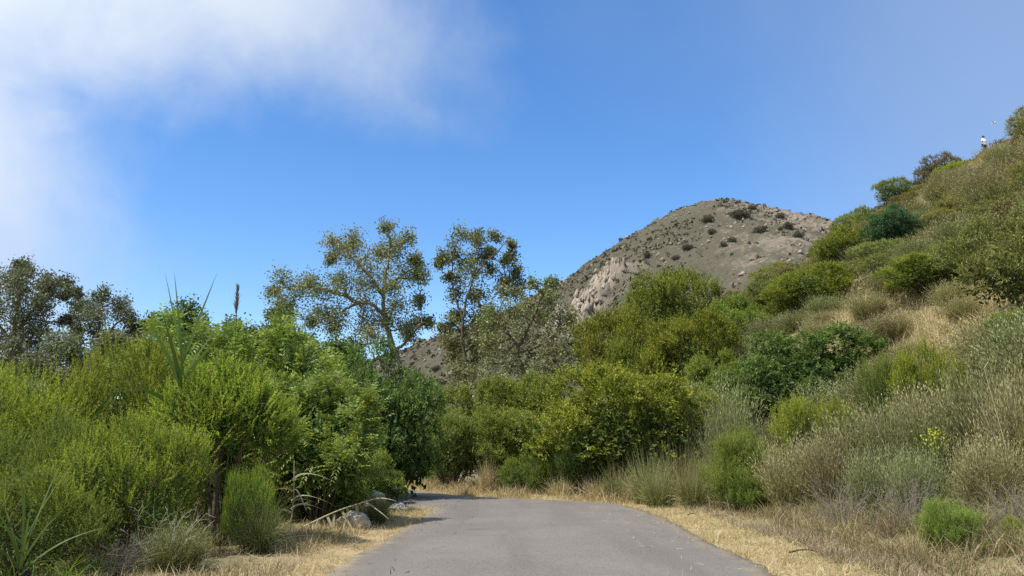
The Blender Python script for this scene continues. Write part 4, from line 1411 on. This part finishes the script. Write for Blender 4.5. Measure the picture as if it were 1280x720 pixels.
# the spot on the ridge where the person stands, kept open
_u, _y, _z = ray(1229, 170)
_Y = np.arange(60, 100, .25)
_X = _u / _y * _Y
_Y = float(_Y[np.argmax((height(_X, _Y) - CAM_H) / _Y)])
RIDGE = (_u / _y * _Y, _Y)
HERO.append((RIDGE[0], RIDGE[1], 3.0))
CLEAR.append((1190, 1264, 100, 192, _Y + 8))
placed, cnt, nhill = [], 0, 0
rf = np.random.default_rng(31)
for tr in range(22000):
    y = 14 + 80 * rf.uniform() ** 0.8
    x = rf.uniform(3, 72)
    if abs(x) > y * .70 + 3: continue
    t = x - float(np.interp(y, _f_y, _f_x))
    if t < 1.2 + (1.5 if y < 24 else 0): continue
    w = rf.uniform(1.6, 2.8) if y < 34 else rf.uniform(1.5, 3.9)
    if any((x - a) ** 2 + (y - b) ** 2 < (r * .85 + w * .28) ** 2 for a, b, r in HERO): continue
    inp = any((x - a) ** 2 + (y - b) ** 2 < r * r for a, b, r in patch)
    if y > 30 and float(fbm(x / 8.0, y / 6.0, 2, 123)) > .3 and rf.uniform() < .85: continue
    if any((x - a) ** 2 + (y - b) ** 2 < (.315 * (w + q)) ** 2 for a, b, q in placed): continue
    n_ = float(fbm(x / 9.0, y / 9.0, 2, 91)) + rf.normal(0, .22)
    if inp:
        if rf.uniform() < .8: continue
        kind = 'tan'; w *= .6
    elif y < 26:
        kind = 'greysage' if rf.uniform() < .6 else 'tan'
    else:
        kind = 'brownbush' if n_ < -.42 else 'greysage' if n_ < -.3 else 'olive_green' if n_ < -.02 else 'olive' if n_ < .5 else 'lime' if n_ < .56 else 'tan'
    if y > 52 and kind in ('tan', 'greysage'):
        kind = 'brownbush' if kind == 'tan' else 'olive_green'
    pk, lab, mat = FILL[kind]
    zone = 'high up below the ridge' if y > 62 else 'halfway up the right hillside' if y > 38 else 'low on the right hillside'
    h = w * (rf.uniform(.40, .60) if pk == 'hill' else rf.uniform(.55, .75))
    if pk == 'sage':
        w = min(w, 2.4); h = min(h, 1.5)
    if y > 62:
        h *= .62
    # leave the sight of the named shrubs on the slope open, as the photograph shows them
    c_, s_ = math.cos(PITCH), math.sin(PITCH)
    zt = hgt(x, y) + h - CAM_H
    dep = y * c_ + zt * s_
    pxx, pyy, pw = 640 + FOC * x / dep, 360 - FOC * (zt * c_ - y * s_) / dep, FOC * w * .5 / dep
    if any(y < Yh and l - pw * .9 < pxx < r + pw * .9 and pyy < t_ + (.35 if b_ - t_ < 90 else .85) * (b_ - t_) for l, r, t_, b_, Yh in CLEAR): continue
    if pxx - pw > 1290 or (pk == 'hill' and nhill >= 272): continue
    nhill += pk == 'hill'
    placed.append((x, y, w)); cnt += 1
    put(pk, int(rf.integers(0, 9)), 'scrub_shrub' if pk == 'hill' else 'wand_bush', x, y, w, h, lab.replace('in the scrub that covers the hillside', 'in the scrub ' + zone), 'shrub', zone + ', ' + {'olive': 'olive shrubs', 'olive_green': 'green shrubs',
        'brownbush': 'brownish shrubs', 'tan': 'tan bushes', 'greysage': 'grey bushes', 'lime': 'yellow green shrubs'}[kind], mat)
    if cnt >= 430: break

# distinct dark bushes on the mountain
for i, (px, py, pw, ph) in enumerate(((885, 278, 20, 12), (925, 272, 30, 13), (890, 292, 14, 9), (950, 290, 24, 11), (905, 308, 12, 9), (860, 312, 18, 9), (975, 272, 14, 9), (985, 285, 18, 10),
                                      (1000, 296, 20, 9), (845, 325, 12, 8), (755, 352, 10, 8), (810, 322, 14, 8), (915, 302, 14, 9), (940, 262, 16, 8), (795, 360, 16, 9), (552, 480, 18, 9), (545, 462, 14, 7))):
    u, yy, zz = ray(px, py)
    k = np.arange(170, 700, .5)
    d = (CAM_H + zz * k) - mtn_h(u * k, yy * k)
    if not (d < 0).any(): continue
    kk = k[np.argmax(d < 0)]
    x, y = u * kk, yy * kk
    pr = P['hill'][i % 4]
    w = pw / FOC * y * .85; h = ph / FOC * y * .75
    o = thing('mountain_bush', (x, y, float(mtn_h(np.array(x), np.array(y))) - .35 * h), 'dark bush standing out on the bare mountain face', 'shrub', 'dark bushes on the mountain', i * 1.3, (w / 3.6, w / 3.6, 1.3 * h / 2.0))
    c = obj('foliage', pr['crown'], o)
    c.material_slots[0].link = 'OBJECT'; c.material_slots[0].material = M['chaparral']

# ------------------------------------------------------------------ grass and litter nobody could count
def scatter(name, n, sampler, mat, L, W, bend, lean, seed, seg=2):
    rg = np.random.default_rng(seed)
    x, y = sampler(rg, n)
    n = len(x)
    B = np.stack([x, y, height(x, y) - .04], 1)
    a = rg.uniform(0, 6.283, n); le = np.abs(rg.normal(0, lean, n))
    D = norm(np.stack([np.cos(a) * le, np.sin(a) * le, np.ones(n)], 1))
    mb = MB()
    add_blades(mb, B, D, L * rg.uniform(.4, 1.2, n), W * rg.uniform(.6, 1.2, n), bend * rg.uniform(.2, 1.5, n), rg, seg)
    o = obj(name, mb.mesh(name, M[mat]))
    o['kind'] = 'stuff'
    return o


def right_band(lo, hi, y0, y1, pw=1.0, clump=0.0):
    def f(rg, n):
        y = y0 + (y1 - y0) * rg.uniform(0, 1, n * 3) ** pw
        x = road_out(y) + rg.uniform(lo, hi, n * 3)
        keep = rg.uniform(0, 1, n * 3) < np.clip(.5 + clump * fbm(x / .8, y / .8, 2, 15), .04, 1)
        i = np.nonzero(keep)[0][:n]
        return x[i], y[i]
    return f


def left_band(lo, hi, y0, y1, pw=1.0, clump=0.0):
    def f(rg, n):
        y = y0 + (y1 - y0) * rg.uniform(0, 1, n * 3) ** pw
        x = road_in(y) - rg.uniform(lo, hi, n * 3)
        keep = rg.uniform(0, 1, n * 3) < np.clip(.5 + clump * fbm(x / .8, y / .8, 2, 16), .04, 1)
        i = np.nonzero(keep)[0][:n]
        return x[i], y[i]
    return f


def hill_area(rg, n):
    y = 13 + 78 * rg.uniform(0, 1, n * 3) ** 1.3
    x = rg.uniform(2, 70, n * 3)
    t = x - np.interp(y, _f_y, _f_x)
    ok = (t > 0.3) & (x < y * .72 + 2) & (rg.uniform(0, 1, n * 3) < np.clip(.55 + .9 * fbm(x / 4, y / 4, 2, 18), .05, 1))
    # nothing tall in front of the person on the ridge
    a, b = RIDGE
    near = (np.hypot(x - a, y - b) < 2.2) | ((np.abs(x / y - a / b) < .02) & (y < b + 1) & (y > b - 9))
    ok &= ~near
    i = np.nonzero(ok)[0][:n]
    return x[i], y[i]


def patch_area(rg, n):
    j = rg.integers(0, len(patch), n)
    pa = np.array(patch)[j]
    a = rg.uniform(0, 6.28, n); q = np.sqrt(rg.uniform(0, 1, n)) * pa[:, 2] * 1.15
    return pa[:, 0] + q * np.cos(a), pa[:, 1] + q * np.sin(a)


scatter('blown_straw', 350, right_band(-1.4, 0.0, 8, 24, 1.0, 1.6), 'dry', .1, .008, .1, 6.0, 41, 1).location.z = .085
scatter('blown_straw', 120, left_band(-1.2, 0.0, 8, 22, 1.0, 1.6), 'litter', .09, .012, .1, 6.0, 42, 1).location.z = .085
# flat straw litter on both verges
scatter('straw_litter', 46000, right_band(-.12, 1.9, 8, 27, 1.0, .8), 'dry', .16, .009, .3, 3.0, 1, 1)
scatter('straw_litter', 32000, left_band(-.10, 2.6, 8, 25, 1.0, .8), 'dry', .16, .009, .3, 3.0, 2, 1)
scatter('straw_litter', 16000, right_band(-.15, 2.5, 24, 48, 1.0, .6), 'dry', .22, .014, .3, 2.0, 3, 1)
scatter('dry_grass', 9000, right_band(1.8, 3.6, 9, 30, 1.0, 1.4), 'dry', .36, .010, .5, .5, 4)
scatter('dry_grass', 5000, right_band(.2, 1.6, 22, 46, 1.0, 1.4), 'dry', .55, .014, .5, .5, 5)
scatter('dry_grass', 3500, left_band(.6, 2.6, 8.5, 24, 1.0, 1.6), 'dry', .26, .008, .6, .7, 6)
scatter('mixed_grass', 9000, right_band(1.8, 4.5, 9, 27, 1.0, 1.4), 'dry_mix', .5, .010, .5, .5, 7)
M['low_scrub'] = leaf_mat('low_scrub_leaf', (0.125, 0.130, 0.050), (0.27, 0.245, 0.095), 0.45, dead=(0.34, 0.27, 0.14), dead_amt=0.4)


def low_scrub():
    """knee-high growth between the shrubs, too dense to count"""
    rg = np.random.default_rng(61)
    x, y = hill_area(rg, 7500)
    keep = y > 26
    for a, b, r in patch:
        keep &= ((x - a) ** 2 + (y - b) ** 2 > (r * .9) ** 2) | (rg.uniform(0, 1, len(x)) < .25)
    keep &= (fbm(x / 8.0, y / 6.0, 2, 123) < .25) | (rg.uniform(0, 1, len(x)) < .3)
    x, y = x[keep], y[keep]
    n, k = len(x), 26
    s_ = rg.uniform(.25, .75, n)
    d = norm(rg.normal(0, 1, (n, k, 3))); d[..., 2] = np.abs(d[..., 2])
    B = np.stack([x, y, height(x, y)], 1)[:, None, :] + d * s_[:, None, None] * rg.uniform(.4, 1.0, (n, k, 1)) * [1.2, 1.2, .85]
    D = norm(d * .6 + rg.normal(0, .4, (n, k, 3)) + [0, 0, .5])
    at_ = np.stack([rg.uniform(0, 1, (n, k)), rg.uniform(0, 1, (n, k)), np.broadcast_to(rg.uniform(0, 1, (n, 1)), (n, k))], -1)
    mb = MB()
    add_leaves(mb, B.reshape(-1, 3), D.reshape(-1, 3), norm(rg.normal(0, 1, (n * k, 3))), .2 * rg.uniform(.6, 1.2, n * k), .07, at_.reshape(-1, 3))
    o = obj('low_scrub', mb.mesh('low_scrub', M['low_scrub']))
    o['kind'] = 'stuff'


low_scrub()
scatter('hillside_grass', 44000, hill_area, 'dry_mix', .6, .022, .5, .5, 8)
scatter('hillside_grass', 20000, patch_area, 'dry', .6, .018, .5, .5, 9)
scatter('undergrowth', 7000, left_band(2.2, 7.0, 8.5, 24, 1.0, .8), 'feather_green', .5, .016, .7, .7, 10)
scatter('twig_litter', 34000, right_band(1.1, 4.6, 8.5, 24, 1.0, 1.6), 'litter', .22, .010, .2, 2.2, 21, 1)
scatter('twig_litter', 5000, left_band(.5, 2.8, 8.5, 22, 1.0, 1.6), 'litter', .2, .010, .2, 2.5, 22, 1)
scatter('mixed_grass', 9000, right_band(2.6, 6.5, 10, 24, 1.0, 1.4), 'grass', .6, .012, .5, .5, 23)
for i, (l, r, t, Y, lab) in enumerate((
        (592, 622, 566, 28.0, 'tall straw coloured grass clump left of the low green bush at the bend'),
        (575, 605, 592, 30.5, 'short straw coloured grass clump at the far side of the bend'),
        (680, 720, 590, 26.0, 'straw coloured grass clump under the rounded yellow green shrub'),
        (725, 765, 594, 24.8, 'pinkish dry grass clump in the shade at the outside of the bend'),
        (770, 800, 590, 23.6, 'dry grass clump at the left foot of the tall green grass'),
        (842, 872, 588, 21.4, 'dry grass clump in front of the tall green grass'))):
    box('dryclump', i, 'dry_grass_clump', l, r, t, Y, lab, 'grass', 'straw coloured grass clumps round the bend')


# chaparral too far off to pick apart, one mesh of small leafy tufts
def chaparral():
    rg = np.random.default_rng(44)
    n = 23000
    x = rg.uniform(-90, 200, n); y = rg.uniform(170, 460, n)
    keep = (rg.uniform(0, 1, n) < np.clip(.45 + .9 * fbm(x / 25, y / 25, 3, 19) - .3 * (x - 60) / 140, .06, 1)) & (mtn_rock(x, y) < .4)
    x, y = x[keep], y[keep]
    n = len(x); k = 7
    s = rg.uniform(.45, 1.6, n) * np.where(rg.uniform(0, 1, n) < .1, 1.6, 1)
    B = np.repeat(np.stack([x, y, mtn_h(x, y)], 1), k, 0)
    d = norm(rg.normal(0, 1, (n * k, 3)) * [1, 1, .7]); d[:, 2] = np.abs(d[:, 2])
    B = B + d * np.repeat(s, k)[:, None] * [.75, .75, .5]
    L = np.repeat(s, k) * .8
    at_ = np.stack([rg.uniform(0, 1, n * k), rg.uniform(0, 1, n * k), np.repeat(rg.uniform(0, 1, n), k)], 1)
    mb = MB()
    add_leaves(mb, B - d * (L * .5)[:, None], norm(rg.normal(0, 1, (n * k, 3))), d, L, L * .9, at_, .1)
    o = obj('chaparral', mb.mesh('chaparral', M['chaparral']))
    o['kind'] = 'stuff'


chaparral()


# ------------------------------------------------------------------ person and gull on the ridge
def skin_body(name, joints, edges, radii, mat, parent, sub=1):
    me = bpy.data.meshes.new(name)
    me.from_pydata(joints, edges, [])
    me.materials.append(mat)
    o = obj(name, me, parent)
    md = o.modifiers.new('skin', 'SKIN')
    if not me.skin_vertices:
        bpy.context.view_layer.objects.active = o
    for i, r in enumerate(radii):
        me.skin_vertices[0].data[i].radius = (r, r) if not isinstance(r, tuple) else r
    me.skin_vertices[0].data[0].use_root = True
    md.use_smooth_shade = True
    sb = o.modifiers.new('sub', 'SUBSURF')
    sb.levels = sb.render_levels = sub
    return o


def person():
    skin = simple_mat('skin', (.42, .27, .19), (.46, .30, .22), 8, .6)
    white = simple_mat('white_shirt', (.82, .82, .82), (.86, .86, .86), 8, .8)
    darkc = simple_mat('dark_trousers', (.05, .055, .075), (.07, .075, .10), 8, .8)
    hair = simple_mat('hair', (.03, .02, .015), (.05, .035, .025), 20, .6)
    x, y = RIDGE
    sc = 1.0
    o = thing('person', (x, y, hgt(x, y)), 'tiny person in a white shirt and dark trousers standing on the ridge', 'person', rz=.4)
    J = [(0, 0, .95), (0, 0, 1.12), (0, .01, 1.36), (0, 0, 1.47), (0, -.01, 1.56), (0, -.01, 1.66),            # pelvis, waist, chest, neck, head low, head top
         (.18, 0, 1.40), (.24, .02, 1.14), (.25, -.06, .90), (.25, -.08, .82),                                    # right arm to palm
         (-.18, 0, 1.40), (-.25, .02, 1.15), (-.24, -.10, .93), (-.24, -.13, .86),
         (.10, 0, .88), (.12, -.03, .49), (.12, .03, .08), (.13, -.10, .03),
         (-.10, 0, .88), (-.13, -.01, .49), (-.14, .04, .08), (-.15, -.09, .03)]
    E = [(0, 1), (1, 2), (2, 3), (3, 4), (4, 5), (2, 6), (6, 7), (7, 8), (8, 9), (2, 10), (10, 11), (11, 12), (12, 13),
         (0, 14), (14, 15), (15, 16), (16, 17), (0, 18), (18, 19), (19, 20), (20, 21)]
    Rr = [.13, .12, .135, .055, .085, .08, .058, .044, .03, .035, .058, .044, .03, .035, .085, .058, .04, .04, .085, .058, .04, .04]
    for side, w0 in ((1, 9), (-1, 13)):
        wx, wy, wz = J[w0]
        for f, (dy, ln) in enumerate(((-.035, .075), (-.012, .085), (.012, .08), (.035, .065))):
            J.append((wx, wy + dy, wz - ln * .55)); J.append((wx - side * .015, wy + dy, wz - ln))
            i = len(J) - 2
            E += [(w0, i), (i, i + 1)]; Rr += [.010, .008]
        J.append((wx - side * .03, wy - .04, wz - .02)); E.append((w0, len(J) - 1)); Rr.append(.010)
    skin_body('body', J, E, Rr, skin, o)
    skin_body('shirt', [(0, 0, 1.02), (0, 0, 1.16), (0, .01, 1.36), (0, 0, 1.44), (.18, 0, 1.41), (.235, .02, 1.18), (-.18, 0, 1.41), (-.245, .02, 1.19), (0, 0, .90)],
              [(0, 1), (1, 2), (2, 3), (2, 4), (4, 5), (2, 6), (6, 7), (0, 8)], [.16, .15, .165, .075, .085, .07, .085, .07, .165], white, o)
    skin_body('trousers', [(0, 0, .95), (.10, 0, .86), (.12, -.03, .49), (.12, .03, .11), (-.10, 0, .86), (-.13, -.01, .49), (-.14, .04, .11)],
              [(0, 1), (1, 2), (2, 3), (0, 4), (4, 5), (5, 6)], [.15, .105, .075, .06, .105, .075, .06], darkc, o)
    skin_body('hair', [(0, .02, 1.66), (0, .05, 1.60), (0, -.03, 1.71)], [(0, 1), (0, 2)], [.085, .07, .06], hair, o)


person()


def gull():
    white = simple_mat('white_feathers', (.80, .81, .83), (.86, .86, .86), 6, .7)
    c = at(1242, 153.5, 80)
    o = thing('bird', c, 'small white bird gliding above the ridge beside the person', 'bird', rz=.5)
    skin_body('body', [(0, 0, 0), (0, -.16, .01), (0, -.24, .02), (0, -.29, .01), (0, .14, 0), (0, .26, 0), (.10, -.02, .03), (.28, -.06, .06), (.48, .04, .02), (-.10, -.02, .03), (-.28, -.06, .06), (-.48, .04, .02)],
              [(0, 1), (1, 2), (2, 3), (0, 4), (4, 5), (0, 6), (6, 7), (7, 8), (0, 9), (9, 10), (10, 11)],
              [(.07, .07), .055, .042, .012, .045, (.06, .015), (.07, .02), (.06, .015), (.02, .008), (.07, .02), (.06, .015), (.02, .008)], white, o)


gull()


def rock_rubble():
    """pale broken rocks over the mountain's bare ground, too far to tell apart one by one"""
    rg = np.random.default_rng(55)
    n = 5000
    x = rg.uniform(-60, 200, n); y = rg.uniform(175, 455, n)
    keep = rg.uniform(0, 1, n) < np.clip(.25 + .9 * fbm(x / 18, y / 18, 3, 29) + .9 * mtn_rock(x, y), .03, 1)
    x, y = x[keep], y[keep]
    n = len(x)
    s_ = rg.uniform(.3, 1.0, n) * np.where(rg.uniform(0, 1, n) < .12, 2.0, 1.0)
    base = np.array([(1, 0, 0), (0, 1, 0), (-1, 0, 0), (0, -1, 0), (.2, .1, 1), (-.2, -.1, -.6)], float)
    V = base[None] * rg.uniform(.55, 1.25, (n, 6, 1)) * s_[:, None, None] + np.stack([x, y, mtn_h(x, y)], 1)[:, None, :] + rg.normal(0, .12, (n, 6, 3)) * s_[:, None, None]
    # tall slabs and ribs where the cliff is bare
    xc = rg.uniform(0, 90, 60000); yc = rg.uniform(230, 400, 60000)
    kc = np.nonzero(mtn_rock(xc, yc) > rg.uniform(.45, 1.1, 60000))[0][:420]
    xc, yc = xc[kc], yc[kc]
    nc = len(xc)
    sz = rg.uniform(.4, 1.0, (nc, 1, 1)) * rg.uniform(.8, 2.2, (nc, 1, 1)) * np.array([.75, .7, 2.0])
    Vc = base[None] * rg.uniform(.6, 1.25, (nc, 6, 1)) * sz + np.stack([xc, yc, mtn_h(xc, yc)], 1)[:, None, :] + rg.normal(0, .2, (nc, 6, 3))
    V = np.concatenate([V, Vc]); n += nc
    F = np.array([(0, 1, 4), (1, 2, 4), (2, 3, 4), (3, 0, 4), (1, 0, 5), (2, 1, 5), (3, 2, 5), (0, 3, 5)])
    mb = MB()
    mb.add(V.reshape(-1, 3), (np.arange(n)[:, None, None] * 6 + F[None]).reshape(-1, 3))
    o = obj('rock_rubble', mb.mesh('rock_rubble', simple_mat('rubble_stone', (.20, .16, .12), (.40, .34, .27), .25, .95)))
    o['kind'] = 'stuff'


rock_rubble()
